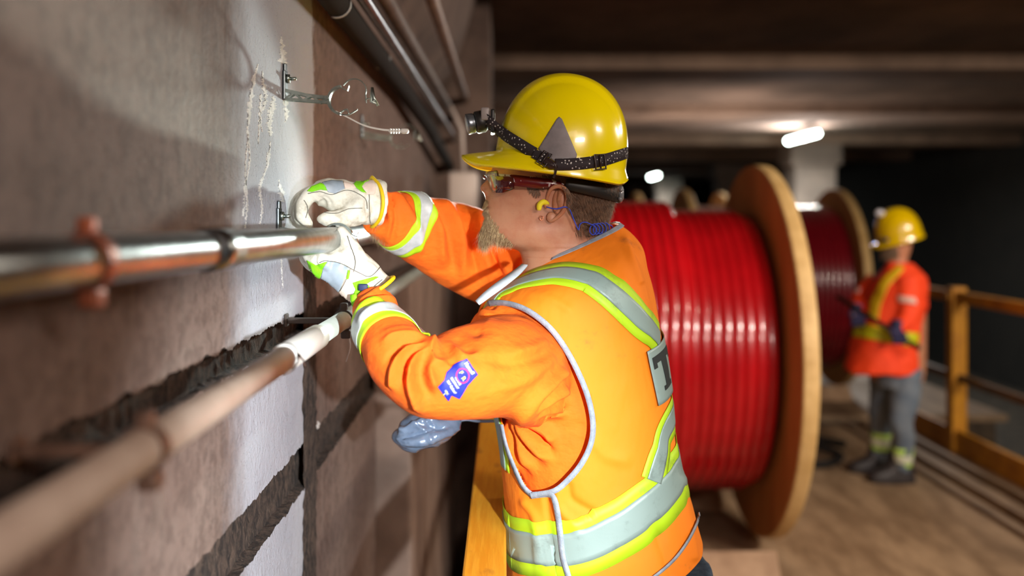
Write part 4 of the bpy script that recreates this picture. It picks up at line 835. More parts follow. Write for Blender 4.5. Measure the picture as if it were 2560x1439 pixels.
for q_ in ([(770, 484), (800, 479), (830, 486), (866, 476), (895, 484), (914, 500), (918, 522)], [(812, 532), (840, 534), (875, 522), (905, 520)], [(924, 486), (922, 520), (926, 556)], [(760, 500), (768, 520), (764, 545)]): seam(TG, q_, gl2)
def cuff_ring(pts, parent, r=.0035): m = MB(); m.tube(curve([P(*p) for p in pts], 40)[:-1], r, 8, closed=True); return m.o('cuff_trim', YTRIM, parent)
cuff_ring([(930, 443, 1.88), (950, 466, 1.85), (958, 505, 1.838), (950, 545, 1.85), (930, 567, 1.88), (926, 545, 1.915), (930, 505, 1.925), (926, 460, 1.91), (930, 443, 1.88)], gl2)
# near hand (lower in the picture)
mb = MB()
add_loft(mb, limb([(945, 738, 1.735, 52, .036), (925, 722, 1.735, 54, .036), (900, 698, 1.735, 58, .036), (875, 676, 1.735, 58, .036), (848, 664, 1.74, 52, .038), (822, 660, 1.745, 42, .040), (802, 660, 1.75, 34, .038)], 2.3), 40, 50)
finger(mb, [(915, 680, 1.73, 34, .020), (893, 650, 1.725, 28, .018), (875, 618, 1.725, 23, .0145), (862, 594, 1.728, 18, .012), (855, 578, 1.732, 14, .010)])
i2 = [(830, 656, 1.71, 24, .0125), (805, 650, 1.712, 23, .0125), (784, 643, 1.72, 21, .012), (773, 630, 1.728, 18, .011), (772, 616, 1.73, 14, .009)]
for k, s in enumerate((1, 1.04, .98, .86)): fset(mb, i2, k, .0235, -3, 5, s)
mb.ell(P(905, 690, 1.72), (.03, .022, .03))
gm = remesh(mb, .0021, 5, .5)
folds(gm, [([(874, 640), (866, 655), (858, 668)], 5, -.004), ([(885, 620), (892, 640), (900, 660)], 4, -.003), ([(935, 700), (948, 690), (958, 680)], 5, -.004), ([(800, 650), (830, 658), (850, 660)], 4, -.002), ([(870, 720), (900, 716), (930, 700)], 4, -.003), ([(790, 640), (788, 655), (796, 668)], 4, -.003), ([(850, 640), (856, 650), (850, 662)], 4, .002)])
rumple(gm, .0022, 60, 9); gl = mobj('glove', gm, LEATH, person); gl['label'] = 'lower pale leather glove'; TG = bvh(gl)
patch('knuckle_patch', TG, [(768, 650), (790, 662), (818, 654), (808, 672), (800, 696), (792, 700), (776, 676)], FLUO, gl, .0012, 2); patch('reflective_patch', TG, [(820, 652), (845, 656), (873, 670), (862, 695), (850, 724), (838, 744), (815, 720), (803, 695), (808, 670)], GREYG, gl, .0013, 2)
patch('wrist_patch', TG, [(874, 671), (905, 684), (925, 700), (935, 716), (925, 735), (900, 745), (880, 760), (840, 745), (852, 724), (864, 695)], PNK, gl, .0012, 2)
patch('knuckle_patch', TG, [(870, 674), (876, 677), (872, 697), (866, 697)], FLUO, gl, .0022, 2); patch('knuckle_patch', TG, [(882, 706), (900, 700), (938, 690), (945, 694), (915, 712), (925, 715), (912, 735), (905, 760), (886, 768), (880, 742), (890, 724)], FLUO, gl, .0022, 2)
for q_ in ([(800, 656), (818, 651), (855, 659), (898, 682), (925, 690), (950, 668)], [(868, 590), (880, 625), (888, 655), (884, 680)], [(905, 760), (920, 730), (955, 700)], [(852, 726), (866, 698), (876, 672)]): seam(TG, q_, gl)
m = MB(); m.strap(curve([P(884, 735, 1.685), P(886, 752, 1.683), P(892, 768, 1.69), P(905, 775, 1.70)], 10), [(-.3, -1, -.2)]*10, .012, .002); m.o('pull_strap', FLUO, gl)
m = MB(); m.box(tuple(P(908, 718, 1.69)+Vector((-.008, -.003, -.006))), tuple(P(908, 718, 1.69)+Vector((.008, .001, .006))), bev=.002); m.o('cuff_badge', M('navy_rubber', (30, 40, 80)), gl)
cuff_ring([(910, 748, 1.70), (925, 733, 1.683), (950, 722, 1.678), (972, 706, 1.682), (984, 694, 1.70), (978, 694, 1.74), (955, 705, 1.77), (925, 728, 1.77), (908, 745, 1.74), (910, 748, 1.70)], gl)
# ---------------- hard hat
def hat(cx, cy, Y, ax, hy, hz, fx, brim, parent, tilt, mt, sc=1.0, nu=120, nv=44, ridge=.008):
    """shell in its own frame: x towards the back of the head"""
    R = np.array([[math.cos(tilt), 0, -math.sin(tilt)], [0, 1, 0], [math.sin(tilt), 0, math.cos(tilt)]]); o = np.array(P(cx, cy, Y)); vs = []
    def pt(a, t, off=0):
        """a azimuth (0 back, pi front), t 0 top .. 1 rim"""
        e = t*math.pi/2; r = math.sin(e)**.92; z = hz*math.cos(e)**.86 if t < 1 else 0
        x = (ax if math.cos(a) > 0 else fx)*r*math.cos(a); y = hy*r*math.sin(a)
        q_ = min(max((.056-abs(y))/.007, 0), 1); z += ridge*q_*q_*(3-2*q_)*(1-t**5)
        nrm = np.array([x/ax**2, y/hy**2, z/hz**2]); nrm /= np.linalg.norm(nrm)+1e-9; return np.array([x, y, z])+nrm*off
    for j in range(nv):
        t = j/(nv-1)
        for i in range(nu): vs.append(pt(2*math.pi*i/nu, t))
    # skirt: flares out slightly all round, long peak in front
    for s in (0.25, .5, .75, 1.0, 1.0, .9):
        last = len(vs) >= (nv+4)*nu
        for i in range(nu):
            a = 2*math.pi*i/nu; b = pt(a, 1); f = max(0, -math.cos(a))**1.5; g_ = s; out = .006*g_+brim*f*g_; d = np.array([b[0], b[1], 0]); d /= np.linalg.norm(d)
            if f > 0: d = d*(1-f)+np.array([-1, 0, 0])*f
            sy = min(abs(b[1])/.070, 1); sy = sy*sy*(3-2*sy); drop = -g_*(.012+.016*sy)-.004*f*g_*g_; vs.append(b+d*out+np.array([0, 0, drop-(.005 if last else 0)]))
    n = nv+6; vs = [o+R @ (np.array(v)*sc) for v in vs]
    return obj('hard_hat', vs, gfaces(nu, n, True, False), mt, parent), (lambda a, t, off=0.: Vector(o+R @ (pt(a, t, off)*sc)))
HT = math.radians(-8.5)
hh, hp = hat(1400, 402, YH, .124, .112, .156, .122, .056, person, HT, HATY)
md = hh.modifiers.new('t', 'SOLIDIFY'); md.thickness = .0025; md.offset = 1
TH = bvh(hh)
# triangular grey sticker
patch('triangle_sticker', TH, [(1392, 298), (1398, 292), (1405, 298), (1442, 386), (1440, 396), (1386, 404), (1346, 372)], M('grey_reflective_sticker', (142, 136, 138), (122, 116, 118), 30, .5, .05), hh, .0014, 3)
# headlamp strap
STRAP = NT('dotted_strap'); vr = STRAP.t.nodes.new('ShaderNodeTexVoronoi'); vr.inputs['Scale'].default_value = 170; STRAP.t.links.new(STRAP.co, vr.inputs['Vector'])
c = STRAP.mix(STRAP.math('SUBTRACT', 1.0, STRAP.step(vr.outputs['Distance'], .20, .26)), (44, 36, 40), (212, 208, 204)); STRAP.t.links.new(c, STRAP.b.inputs['Base Color']); STRAP.b.inputs['Roughness'].default_value = .8; STRAP = STRAP.m
def hat_strap(pts, wpx, n=50, name='headlamp_strap', off=.002, th=.0015):
    q = catmull(pts, n); a = []; b = []
    for x, y in q:
        h = hit(TH, x, y)
        if h is None: continue
        nn = h[1] if h[1].dot(CAM-h[0]) > 0 else -h[1]; a.append(h[0]+nn*off); b.append(nn)
    a = [tuple(p) for p in a]; return a, [tuple(x) for x in b]
a1, b1 = hat_strap([(1240, 310), (1262, 335), (1300, 360), (1335, 382), (1366, 400)], 30); a2, b2 = hat_strap([(1388, 412), (1430, 411), (1470, 407), (1510, 399), (1545, 388), (1560, 383)], 30)
mm_ = lambda p: (p[0], 2*YH-p[1], p[2])
frontpt = P(1222, 300, YH); m = MB()
def full(a, b, w_, nm):
    m = MB(); aa = np.array(a); bb = np.array(b)
    for _ in range(3): aa[1:-1] = (aa[:-2]+2*aa[1:-1]+aa[2:])/4
    m.strap(aa, bb, w_, .0015); return m.o(nm, STRAP, hh)
fa = [tuple(P(1213, 296, YH-.018)), tuple(P(1224, 303, YH-.045))]; full(fa+a1, [(-1, -.3, .2), (-.9, -.5, .2)]+b1, .021, 'headlamp_strap'); full([mm_(p) for p in fa+a1], [(n[0], -n[1], n[2]) for n in [(-1, -.3, .2), (-.9, -.5, .2)]+b1], .021, 'headlamp_strap')
ba = [tuple(P(1571, 380, YH-.03)), tuple(P(1573, 380, YH)), tuple(P(1571, 380, YH+.03))]
full(a2+ba+[mm_(p) for p in a2[::-1]], b2+[(1, -.2, 0), (1, 0, 0), (1, .2, 0)]+[(n[0], -n[1], n[2]) for n in b2[::-1]], .021, 'headlamp_strap')
BUCK = M('buckle_plastic', (48, 34, 32), rough=.35)
def buckle(x, y, ang, w_, h_):
    m = MB(); pts = []
    for sx, sy in ((-1, -1), (1, -1), (1, 1), (-1, 1)):
        dx = sx*w_/2*math.cos(ang)-sy*h_/2*math.sin(ang); dy = sx*w_/2*math.sin(ang)+sy*h_/2*math.cos(ang); h = hit(TH, x+dx, y+dy); pts.append(h[0]+(h[1] if h[1].y < 0 else -h[1])*.006)
    m.tube(pts, .0018, 8, closed=True); m.tube([(pts[0]+pts[1])/2, (pts[2]+pts[3])/2], .0016, 8); return m.o('strap_buckle', BUCK, hh)
buckle(1362, 399, math.radians(32), 22, 36); buckle(1496, 405, math.radians(-4), 24, 38)
h0 = hit(TH, 1386, 408)[0]; m = MB(); m.tube(curve([h0+Vector((-.012, -.004, .008)), h0+Vector((0, -.008, -.002)), h0+Vector((.002, -.006, -.014)), h0+Vector((-.002, -.004, -.026))], 12), .0022, 8)
m.strap(curve([h0+Vector((-.018, -.004, .006)), h0+Vector((-.006, -.008, -.004)), h0+Vector((.004, -.006, -.002))], 10), [(0, -1, 0)]*10, .012, .002); m.o('strap_hook', BUCK, hh)
# headlamp
m = MB(); c0 = P(1212, 302, YH); ax_ = Vector((-.97, -.12, -.20)).normalized()
m.tube([c0+ax_*-.002, c0+ax_*.002, c0+ax_*.016, c0+ax_*.019], [.017, .021, .021, .018], 24); lampb = m.o('headlamp', BLACKP, hh)
m = MB(); m.tube([c0+ax_*.019, c0+ax_*.021, c0+ax_*.030, c0+ax_*.034, c0+ax_*.035], [.0165, .0185, .0195, .0195, .017], 28); m.o('lamp_bezel', M('bezel_metal', (150, 158, 166), (60, 64, 70), 50, .3, .8), hh)
m = MB(); m.tube([c0+ax_*.0335, c0+ax_*.0352], [.0165, .0165], 24); m.o('lamp_lens', M('lens_glass', (190, 200, 205), rough=.1, coat=1), hh)
m = MB(); p = P(1216, 283, YH-.012); m.box((p.x-.010, p.y-.012, p.z-.014), (p.x+.006, p.y+.012, p.z+.010), bev=.003); m.o('battery_cap', M('grey_cap', (150, 142, 140), rough=.4), hh)
m = MB(); p = P(1232, 305, YH); m.box((p.x-.004, p.y-.028, p.z-.022), (p.x+.004, p.y+.028, p.z+.022), bev=.003); m.o('lamp_plate', BLACKP, hh)
# suspension band under the rim, with its ratchet
m = MB()
def headband(py_f, py_b, grow, h_, n=60, a0=-1.45, a1=1.45):
    a = []; b = []
    for t in np.linspace(a0, a1, n):
        x0 = P(1388, 0, YH).x; R0x = .121+grow; x = x0+R0x*math.cos(t); y = YH+(.0885+grow)*math.sin(t); f = (math.cos(t)+1)/2; z = P(0, py_f+(py_b-py_f)*f, YH).z; a.append((x, y, z)); b.append((math.cos(t), math.sin(t), 0))
    return a, b
a, b = headband(436, 484, -.003, 0); m = MB(); m.strap(a, b, [.014+.021*max(0, math.cos(t))**.7 for t in np.linspace(-1.45, 1.45, 60)], .003); m.o('head_band', M('suspension_plastic', (30, 30, 30), rough=.5), hh)
m = MB(); p = P(1553, 484, YH); m.tube([p+Vector((-.008, 0, 0)), p+Vector((.002, 0, 0)), p+Vector((.004, 0, 0))], [.014, .014, .011], 14); m.tube([p+Vector((-.004, -.028, .006)), p+Vector((.0, 0, .012)), p+Vector((-.004, .028, .006))], .004, 8); m.tube([p+Vector((-.006, -.03, -.01)), p+Vector((-.001, 0, -.014)), p+Vector((-.006, .03, -.01))], .0035, 8); m.o('ratchet_knob', M('clear_plastic', (120, 122, 124), rough=.15, coat=.5), hh)
# ---------------- safety glasses
GF = NT('red_frame'); n1 = GF.noise(60, detail=2); c = GF.mix(GF.step(n1, .585, .60), (92, 18, 20), (190, 180, 180)); GF.t.links.new(c, GF.b.inputs['Base Color']); GF.b.inputs['Roughness'].default_value = .25; GF = GF.m
temples = []
for s in (-1, 1):
    gr = MB()
    y0 = YH+s*.071
    tp = curve([(P(1246, 450, YH).x, YH+s*.066, P(0, 451, YH).z), (P(1290, 455, YH).x, YH+s*.080, P(0, 455, YH).z), (P(1340, 461, YH).x, YH+s*.0835, P(0, 461, YH).z), (P(1376, 465, YH).x, YH+s*.083, P(0, 463, YH).z), (P(1402, 474, YH).x, YH+s*.080, P(0, 470, YH).z)], 26)
    gr.strap(tp, [(0, s, 0)]*26, [.020-.010*max(0, (i-13)/12) for i in range(26)], .0025); temples.append(gr)
m = MB(); m.tube([(P(1212, 0, YH).x, YH-.010, P(0, 444, YH).z), (P(1210, 0, YH).x, YH, P(0, 441, YH).z), (P(1212, 0, YH).x, YH+.010, P(0, 444, YH).z)], .0025, 8); gl_o = m.o('safety_glasses', GF, person)
for gr in temples: gr.o('temple_arm', GF, gl_o)
LENS = M('clear_lens', (225, 228, 225), rough=.05, trans=.85, coat=.5); SIDE = M('side_shield', (80, 30, 32), rough=.12, trans=.35, coat=.6)
for s in (-1, 1):
    cl = [(P(1222, 0, YH).x-.002+.0*k, YH+s*.006, 0) for k in range(1)]
    vs = []; nn = 10
    for j in range(7):
        for i in range(nn):
            t = i/(nn-1); y = .005+.062*t; x = P(1216, 0, YH).x+.020*t**2.2+.001*j; z = P(0, 432+44*(j/6)-4*t*0, YH).z
            if j in (0, 6): x += 0; 
            vs.append((x+.0006*j, YH+s*y, z-(.003*math.sin(math.pi*t) if j == 6 else 0)))
    o = obj('lens', vs, [(j*nn+i, j*nn+i+1, (j+1)*nn+i+1, (j+1)*nn+i) for j in range(6) for i in range(nn-1)], LENS, gl_o); md = o.modifiers.new('t', 'SOLIDIFY'); md.thickness = .0018
    e = [vs[j*nn+nn-1] for j in range(7)]; m = MB(); m.tube(e, .0018, 8); m.tube([vs[i] for i in range(nn)], .0017, 8); m.tube([vs[6*nn+i] for i in range(nn)], .0013, 8); m.o('lens_rim', SIDE, gl_o)
    m = MB(); m.strap([(P(1240, 0, YH).x, YH+s*.069, P(0, 464, YH).z), (P(1256, 0, YH).x, YH+s*.075, P(0, 464, YH).z), (P(1272, 0, YH).x, YH+s*.079, P(0, 462, YH).z), (P(1284, 0, YH).x, YH+s*.081, P(0, 461, YH).z)], [(0, s, 0)]*4, [.030, .030, .026, .020], .0016); m.o('side_shield', SIDE, gl_o)
for s in (-1, 1): 
    m = MB(); m.ell((P(1240, 0, YH).x, YH+s*.031, P(0, 456, YH).z), (.012, .012, .012)); m.o('eyeball', M('eye_white', (230, 226, 220), rough=.2), person)
# ---------------- hair, beard: real strands
TB = bvh(person)
def strands(name, sampler, N_, mat, seed):
    r = random.Random(seed); vs = []; fs = []; cnt = 0; tries = 0
    while cnt < N_ and tries < N_*6:
        tries += 1; q = sampler(r)
        if q is None: continue
        p, n, d, L, wd, curl = q; sd = d.cross(n).normalized()*wd; k = len(vs); seg = 4; pos = p.copy(); dr = (n*.55+d).normalized(); ph = r.random()*6.28
        for i in range(seg+1):
            w_ = 1-i/(seg+.3); vs += [pos-sd*w_, pos+sd*w_, pos+n*wd*1.4*w_]; dr = (dr*.8+d*.35+Vector((r.uniform(-1, 1), r.uniform(-1, 1), r.uniform(-1, 1)))*curl-n*.12).normalized(); pos = pos+dr*(L/seg)
        for i in range(seg):
            for a in range(3): fs.append((k+i*3+a, k+i*3+(a+1) % 3, k+(i+1)*3+(a+1) % 3, k+(i+1)*3+a))
        cnt += 1
    o = obj(name, vs, fs, mat, person); o['kind'] = 'stuff'; return o
HAIRM = M('brown_hair', (96, 72, 54), (146, 114, 88), 90, .45); BEARD = M('fair_beard', (150, 120, 84), (206, 178, 132), 120, .5)
def surf_px(poly, r, far_ok=True):
    xs = [p[0] for p in poly]; ys = [p[1] for p in poly]
    for _ in range(20):
        x = r.uniform(min(xs), max(xs)); y = r.uniform(min(ys), max(ys))
        if inpoly(x, y, poly):
            h = hit(TB, x, y)
            if h is None: continue
            n = h[1] if h[1].dot(CAM-h[0]) > 0 else -h[1]; p = h[0]
            if far_ok and r.random() < .35: p = Vector((p.x, 2*YH-p.y, p.z)); n = Vector((n.x, -n.y, n.z))
            return p, n
    return None
HP = [(1330, 455), (1350, 470), (1372, 462), (1400, 462), (1414, 480), (1415, 520), (1428, 540), (1445, 556), (1470, 566), (1500, 572), (1519, 576), (1523, 540), (1530, 500), (1540, 440), (1400, 430), (1330, 440)]
def hs(r):
    q = surf_px(HP, r)
    if not q: return None
    p, n = q; px, py = proj(np.array(p)); L = .011+.010*max(0, (px-1440)/90); return p, n, Vector((.45, 0, -.9)).normalized(), L, .00045, .10
strands('hair', hs, 5200, HAIRM, 1)
def sb2(r): 
    q = surf_px([(1316, 462), (1350, 464), (1352, 486), (1340, 490), (1322, 478)], r)
    return None if not q else (*q, Vector((-.2, 0, -1)).normalized(), .007, .0004, .12)
strands('sideburn', sb2, 420, HAIRM, 2)
def back_hair(r):
    a = r.uniform(-1.0, 1.0); py = r.uniform(470, 582); R_ = np.interp(py, [470, 500, 530, 560, 585], [1536, 1528, 1520, 1514, 1513]); x = P(R_, py, YH).x; c_ = P(1380, py, YH).x; d = Vector((math.cos(a), math.sin(a), 0)); h = TB.ray_cast(Vector((c_, YH, P(0, py, YH).z))+d*.3, -d)
    if h[0] is None: return None
    return h[0], d, Vector((.25, 0, -.96)), .017, .00045, .10
strands('nape_hair', back_hair, 3000, HAIRM, 3)
def bd(r):
    py = 520+70*r.random()**.8; hwm = np.interp(py, [500, 535, 560, 595], [.012, .018, .028, .032]); y = r.gauss(0, hwm*.75)
    if abs(y) > hwm*1.6: return None
    z = P(0, py, YH).z; h = TB.ray_cast(Vector((-.4, YH+y, z)), Vector((1, 0, 0)))
    if h[0] is None or h[0].x > .06: return None
    L = np.interp(py, [520, 540, 570, 590], [.010, .014, .030, .040])*r.uniform(.5, 1.05); return h[0], Vector((-1, y*6, 0)).normalized(), Vector((-.18, y*4, -1)).normalized(), L, .00042, .30
strands('beard', bd, 5200, BEARD, 4)
def ms(r):
    y = r.gauss(0, .014); 
    if abs(y) > .026: return None
    z = P(0, r.uniform(500, 513), YH).z; h = TB.ray_cast(Vector((-.4, YH+y, z)), Vector((1, 0, 0)))
    if h[0] is None: return None
    return h[0], Vector((-1, y*8, 0)).normalized(), Vector((-.35, y*25, -1)).normalized(), .010, .00038, .2
strands('moustache', ms, 900, BEARD, 5)
def jw(r):
    q = surf_px([(1228, 560), (1262, 590), (1290, 612), (1250, 612), (1222, 590)], r); return None if not q else (*q, Vector((-.5, 0, -1)).normalized(), .012, .0004, .3)
strands('jaw_stubble', jw, 500, BEARD, 6)
# ---------------- ear plug and cord
m = MB(); e = P(1360, 513, YH-.079); m.tube(curve([e+Vector((.006, .004, .002)), e+Vector((-.001, -.004, .006)), e+Vector((-.008, -.006, .001)), e+Vector((-.009, -.006, -.009))], 12), [.005]*9+[.0048, .004, .003], 12); plug = m.o('ear_plug', M('yellow_foam', (232, 214, 30), rough=.7), person)
cp = [(1366, 517, 1.785), (1390, 522, 1.775), (1412, 517, 1.775), (1424, 524, 1.782), (1434, 548, 1.79), (1446, 574, 1.795), (1450, 560, 1.796), (1462, 555, 1.797)]
for k in range(5):
    for a in np.linspace(0, 2*math.pi, 7)[:-1]: t = (k+a/6.283)/5; cp.append((1478+42*t+10*math.sin(a), 574-6*t-14*math.cos(a)*.95, 1.80+.04*t+.004*math.sin(a)))
cp += [(1530, 565, 1.85), (1526, 585, 1.86)]
m = MB(); m.tube(curve([P(*p) for p in cp], 200), .0011, 6); m.o('plug_cord', M('blue_cord', (40, 70, 200), rough=.4), plug)
m = MB(); m.tube([P(1354+4*math.cos(a), 545+5*math.sin(a), 1.788) for a in np.linspace(0, 6.28, 14)[:-1]], .0008, 6, closed=True); m.o('ear_ring', M('copper', (200, 120, 90), metal=1, rough=.25), person)
# ---------------- grey plastic bag hanging beyond the elbow
bm_ = MB(); add_loft(bm_, limb([(1145, 1052, 1.98, 6, .01), (1120, 1062, 1.97, 26, .03), (1085, 1070, 1.96, 36, .045), (1045, 1078, 1.96, 40, .05), (1012, 1092, 1.96, 32, .04), (998, 1085, 1.96, 14, .02), (996, 1078, 1.96, 4, .006)], 2), 64, 80)
bg = remesh(bm_, .0024, 1); folds(bg, [([(1000, 1080), (1040, 1060), (1100, 1050)], 5, .006), ([(1010, 1100), (1050, 1085), (1110, 1070)], 4, -.008), ([(1010, 1108), (1060, 1100), (1125, 1076)], 5, .007), ([(1030, 1060), (1060, 1075), (1080, 1100)], 4, .005), ([(1060, 1050), (1085, 1068), (1120, 1070)], 4, -.006)])
a_ = co(bg); n_ = nor(bg)
d_ = np.array([.006*(1-2.2*abs(noise.noise(Vector((p[0]*14+p[2]*14, p[1]*10, p[2]*34-p[0]*10)))))+.0016*(1-2.5*abs(noise.noise(Vector((p[0]*30+9, p[1]*30, p[2]*80))))) for p in a_])
setco(bg, a_+n_*d_[:, None]); m = MB()
bag = mobj('plastic_bag', bg, M('silver_plastic', (126, 144, 168), (104, 122, 148), 30, .22, .25, bump=.15, bscale=40, coat=1)); tag(bag, 'crumpled silver-grey plastic bag hanging under the near worker\'s bent elbow', 'bag')
m = MB(); m.tube(curve([P(1140, 1054, 1.98), P(1165, 1048, 2.0), P(1195, 1052, 1.98), P(1230, 1052, 1.92), P(1275, 1050, 1.84)], 20), .003, 8); m.o('tie_string', M('silver_plastic2', (110, 122, 140), rough=.4), bag)

# ================================================================== the distant worker (soft focus)
YB = 6.46; k = YB/F
def B(px, py, dy=0.): return P(px, py, YB+dy)
def bl(pts, n=2.2): return limb([(a, b, YB+c, r, d) for a, b, c, r, d in pts], n)
m = MB()
# one body: head, neck, trunk, arms, hands, legs
add_loft(m, Loft([(B(2243, y), Vector((rx*k, 0, 0)), Vector((0, ry, 0)), 2.2) for y, rx, ry in ((532, 12, .03), (545, 26, .06), (565, 32, .074), (590, 34, .077), (612, 33, .074), (630, 30, .066), (645, 25, .058), (658, 24, .06), (680, 26, .07), (700, 50, .12), (760, 66, .16), (850, 68, .15), (920, 66, .15), (950, 60, .15))]), 36, 50)
m.tube([B(2212, 592), B(2203, 606), B(2208, 614)], [.010, .014, .009], 10)      # nose
m.ell(B(2216, 633), (.03, .03, .022))
for s in (-1, 1): m.ell(B(2250, 600)+Vector((0, s*.078, 0)), (.018, .01, .03))
AN = [(2268, 700, -.14, 30, .08), (2272, 745, -.19, 29, .07), (2270, 790, -.22, 26, .062), (2252, 815, -.27, 20, .05), (2243, 828, -.30, 17, .04)]
AF = [(2195, 700, .16, 28, .07), (2165, 735, .20, 26, .065), (2148, 760, .14, 24, .06), (2142, 775, .04, 20, .05), (2140, 785, -.02, 17, .04)]
for A_ in (AN, AF): add_loft(m, bl([(a, b, c, r*.75, d*.75) for a, b, c, r, d in A_]), 20, 24)
for A_, sg in ((AN, 1), (AF, 1)):
    a, b, c, r, d = A_[-1]; h0 = B(a-1, b+6, c)
    m.ell(h0, (.035, .03, .042))
    for q in range(4): m.tube([h0+Vector((-.03+.02*q, -.02, .0)), h0+Vector((-.032+.02*q, -.052, -.012)), h0+Vector((-.03+.02*q, -.045, -.04)), h0+Vector((-.03+.02*q, -.015, -.046))], [.0105, .0105, .0095, .008], 8)
    m.tube([h0+Vector((-.03, -.01, .02)), h0+Vector((-.045, -.04, .014)), h0+Vector((-.03, -.055, -.002))], [.012, .011, .009], 8)
LN_ = [(2262, 925, -.09, 40, .10), (2262, 980, -.10, 36, .092), (2252, 1040, -.12, 30, .078), (2258, 1090, -.12, 26, .07), (2256, 1140, -.11, 22, .06), (2254, 1172, -.10, 20, .055)]
LF_ = [(2212, 925, .10, 40, .10), (2210, 980, .12, 35, .092), (2206, 1030, .14, 28, .078), (2202, 1075, .15, 24, .068), (2198, 1115, .15, 20, .058), (2196, 1148, .16, 18, .052)]
for A_ in (LN_, LF_): add_loft(m, bl([(a, b, c, r*.8, d*.8) for a, b, c, r, d in A_]), 20, 24)
bme = remesh(m, .010, 3, .4); bp_ = mobj('person', bme, SKIN, None); tag(bp_, 'distant person in orange jacket and yellow hard hat holding a dark bar by the railing', 'person')
ORD = M('red_orange_cloth', (250, 72, 18), (236, 60, 12), 4, .75)
m = MB(); add_loft(m, Loft([(B(xc, y), Vector((rx*k, 0, 0)), Vector((0, ry, 0)), 2.6) for xc, y, rx, ry in ((2250, 655, 30, .075), (2252, 675, 44, .11), (2246, 705, 62, .18), (2238, 750, 70, .20), (2226, 800, 72, .19), (2212, 860, 78, .19), (2205, 905, 84, .20), (2202, 928, 86, .20))]), 48, 50)
for A_ in (AN, AF): add_loft(m, bl(A_), 28, 30)
jm = remesh(m, .010, 5); rumple(jm, .012, 8, 2); rumple(jm, .006, 20, 3); jk = mobj('jacket', jm, ORD, bp_); TJ = bvh(jk)
YV = M('yellow_vest_tape', (216, 176, 14), (200, 160, 12), 20, .55)
patch('chest_tape', TJ, [(2246, 662), (2262, 672), (2222, 716), (2202, 765), (2196, 800), (2172, 800), (2178, 750), (2204, 700)], YV, jk, .006, 4, .003, .2)
patch('waist_tape', TJ, [(2116, 808), (2180, 812), (2240, 828), (2296, 832), (2292, 868), (2240, 858), (2180, 848), (2118, 838)], M('lime_vest_tape', (204, 208, 20), (186, 190, 20), 20, .55), jk, .006, 4, .003, .2)
patch('sleeve_tape', TJ, [(2244, 738), (2286, 744), (2292, 760), (2246, 754)], M('pale_sleeve_tape', (226, 190, 176), rough=.5), jk, .006, 3, .003, .2)
patch('sleeve_tape', TJ, [(2128, 712), (2152, 720), (2150, 734), (2126, 728)], M('pale_sleeve_tape', (226, 190, 176)), jk, .006, 3, .003, .2)
JB = M('pale_blue_jeans', (84, 98, 114), (112, 122, 132), 12, .85, bump=.3, bscale=60)
m = MB(); add_loft(m, Loft([(B(2236, y), Vector((rx*k, 0, 0)), Vector((0, .17, 0)), 2.4) for y, rx in ((890, 52), (930, 56), (965, 50))]), 32, 12)
for A_ in (LN_, LF_): add_loft(m, bl(A_), 28, 36)
jm = remesh(m, .010, 5); rumple(jm, .014, 9, 7); mobj('jeans', jm, JB, bp_)
AB = M('ankle_tape', (196, 232, 120), (170, 214, 80), 20, .5); AS = M('ankle_silver', (210, 214, 190), rough=.45)
for A_, y0, y1 in ((LN_, .70, .92), (LF_, .62, .84)):
    L = bl([(a, b, c, r+1.5, d+.004) for a, b, c, r, d in A_]); m = MB(); m.add(L.grid(36, 8, 0, y0, y1).reshape(-1, 3), gfaces(36, 8, True, False)); o = m.o('ankle_tape', AB, bp_); q = o.modifiers.new('t', 'SOLIDIFY'); q.thickness = .003
    y2, y3 = y0+.3*(y1-y0), y0+.7*(y1-y0); L = bl([(a, b, c, r+2.5, d+.007) for a, b, c, r, d in A_]); m = MB(); m.add(L.grid(36, 8, 0, y2, y3).reshape(-1, 3), gfaces(36, 8, True, False)); o = m.o('silver_tape', AS, bp_); q = o.modifiers.new('t', 'SOLIDIFY'); q.thickness = .003
for x, dy, yb in ((2250, -.10, 0), (2196, .16, 0)):
    c = B(x, 1150, dy); c.z = 0; m = MB(); add_loft(m, Loft([(c+Vector((-.05, 0, .0)), Vector((.145, 0, 0)), Vector((0, .052, 0)), 2.6), (c+Vector((-.05, 0, .035)), Vector((.148, 0, 0)), Vector((0, .054, 0)), 2.6), (c+Vector((-.04, 0, .07)), Vector((.13, 0, 0)), Vector((0, .05, 0)), 2.3), (c+Vector((-.0, 0, .11)), Vector((.085, 0, 0)), Vector((0, .052, 0)), 2), (c+Vector((.01, 0, .22)), Vector((.06, 0, 0)), Vector((0, .056, 0)), 2)]), 32, 24); m.o('boot', M('dark_boot', (34, 30, 30), (54, 50, 52), 20, .5), bp_)
NAVY = M('navy_glove', (24, 24, 62), (34, 34, 78), 20, .7)
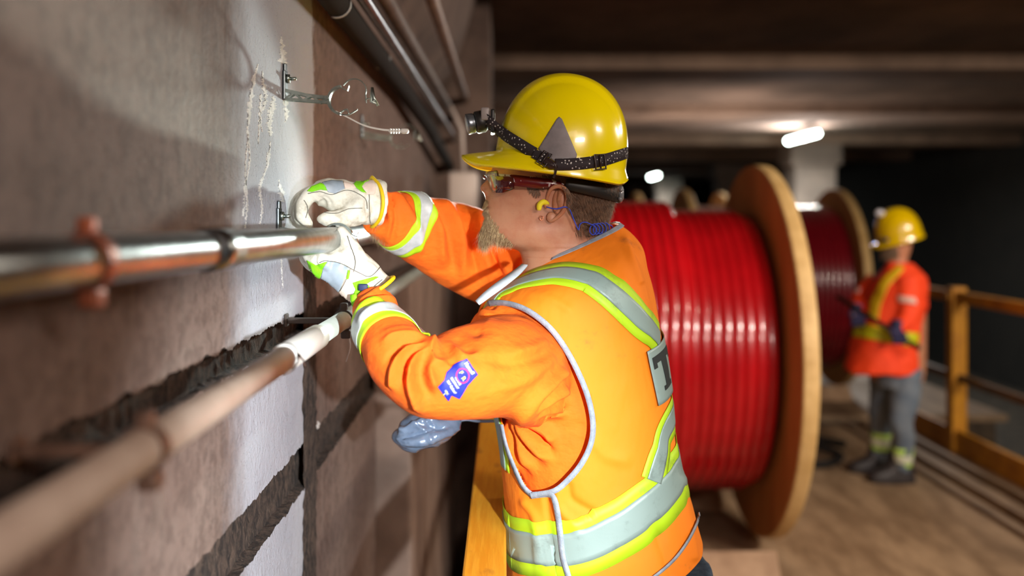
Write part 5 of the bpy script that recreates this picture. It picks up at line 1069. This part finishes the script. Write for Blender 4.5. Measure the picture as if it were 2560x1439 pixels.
for A_ in (AN, AF):
    a, b, c, r, d = A_[-1]; h0 = B(a-1, b+6, c); m = MB(); m.ell(h0, (.042, .036, .050)); m.tube([h0+Vector((.0, .0, .02)), h0+Vector((.012, .02, .075))], [.036, .042], 14)
    for q in range(4): m.tube([h0+Vector((-.033+.022*q, -.018, .004)), h0+Vector((-.036+.022*q, -.060, -.010)), h0+Vector((-.033+.022*q, -.052, -.046)), h0+Vector((-.033+.022*q, -.012, -.056))], [.0135, .0135, .0125, .010], 10)
    m.tube([h0+Vector((-.034, -.01, .024)), h0+Vector((-.052, -.045, .016)), h0+Vector((-.034, -.064, -.004))], [.015, .014, .011], 10); mobj('glove', remesh(m, .005, 3), NAVY, bp_)
hh2, hp2 = hat(2247, 592, YB, .150, .135, .185, .140, .045, bp_, math.radians(14), M('ochre_hat', (214, 178, 0), rough=.22, coat=.4))
TH2 = bvh(hh2); patch('side_sticker', TH2, [(2252, 560), (2262, 560), (2264, 580), (2250, 580)], M('hat_sticker', (226, 190, 90), rough=.4), hh2, .002, 3, .001, .1)
m = MB(); c = B(2200, 532, -.02); m.ell(c, (.03, .02, .022)); m.o('headlamp', M('lamp_shell', (210, 210, 214), rough=.15, coat=1, metal=.3), hh2)
m = MB(); m.strap([B(2203, 600, -.07), B(2216, 600, -.085), B(2240, 598, -.085)], [(-.5, -1, 0), (-.2, -1, 0), (0, -1, 0)], .03, .004); m.o('safety_glasses', M('dark_glasses', (30, 28, 28), rough=.1, coat=1), bp_)
m = MB(); m.strap([B(2203, 600, -.07), B(2200, 598, 0), B(2203, 600, .07)], [(-.5, -1, 0), (-1, 0, 0), (-.5, 1, 0)], .04, .004); m.o('safety_lens', M('bright_lens', (190, 190, 196), rough=.06, metal=.6), bp_)
def bb(r):
    a = r.uniform(-1.3, 1.3); z = B(0, r.uniform(618, 640)).z; d = Vector((-math.cos(a), math.sin(a), 0)); c_ = Vector((B(2243, 0).x, YB, z)); return c_+d*.09, d, Vector((-.3, 0, -1)).normalized(), .035, .0016, .2
for _n, _f, _c, _m in (('beard', bb, 700, M('grey_beard', (150, 128, 104), (120, 98, 78), 60, .6)),):
    o = strands(_n, _f, _c, _m, 9); o.parent = bp_
m = MB(); a0 = B(2092, 740, -.10); b0 = B(2300, 872, -.40); m.tube([a0, a0.lerp(b0, .5), b0], .016, 12); tag(m.o('pry_bar', M('dark_bar', (34, 26, 22), (52, 40, 32), 20, .4, .6)), 'long dark bar held across the body by the distant worker', 'bar')
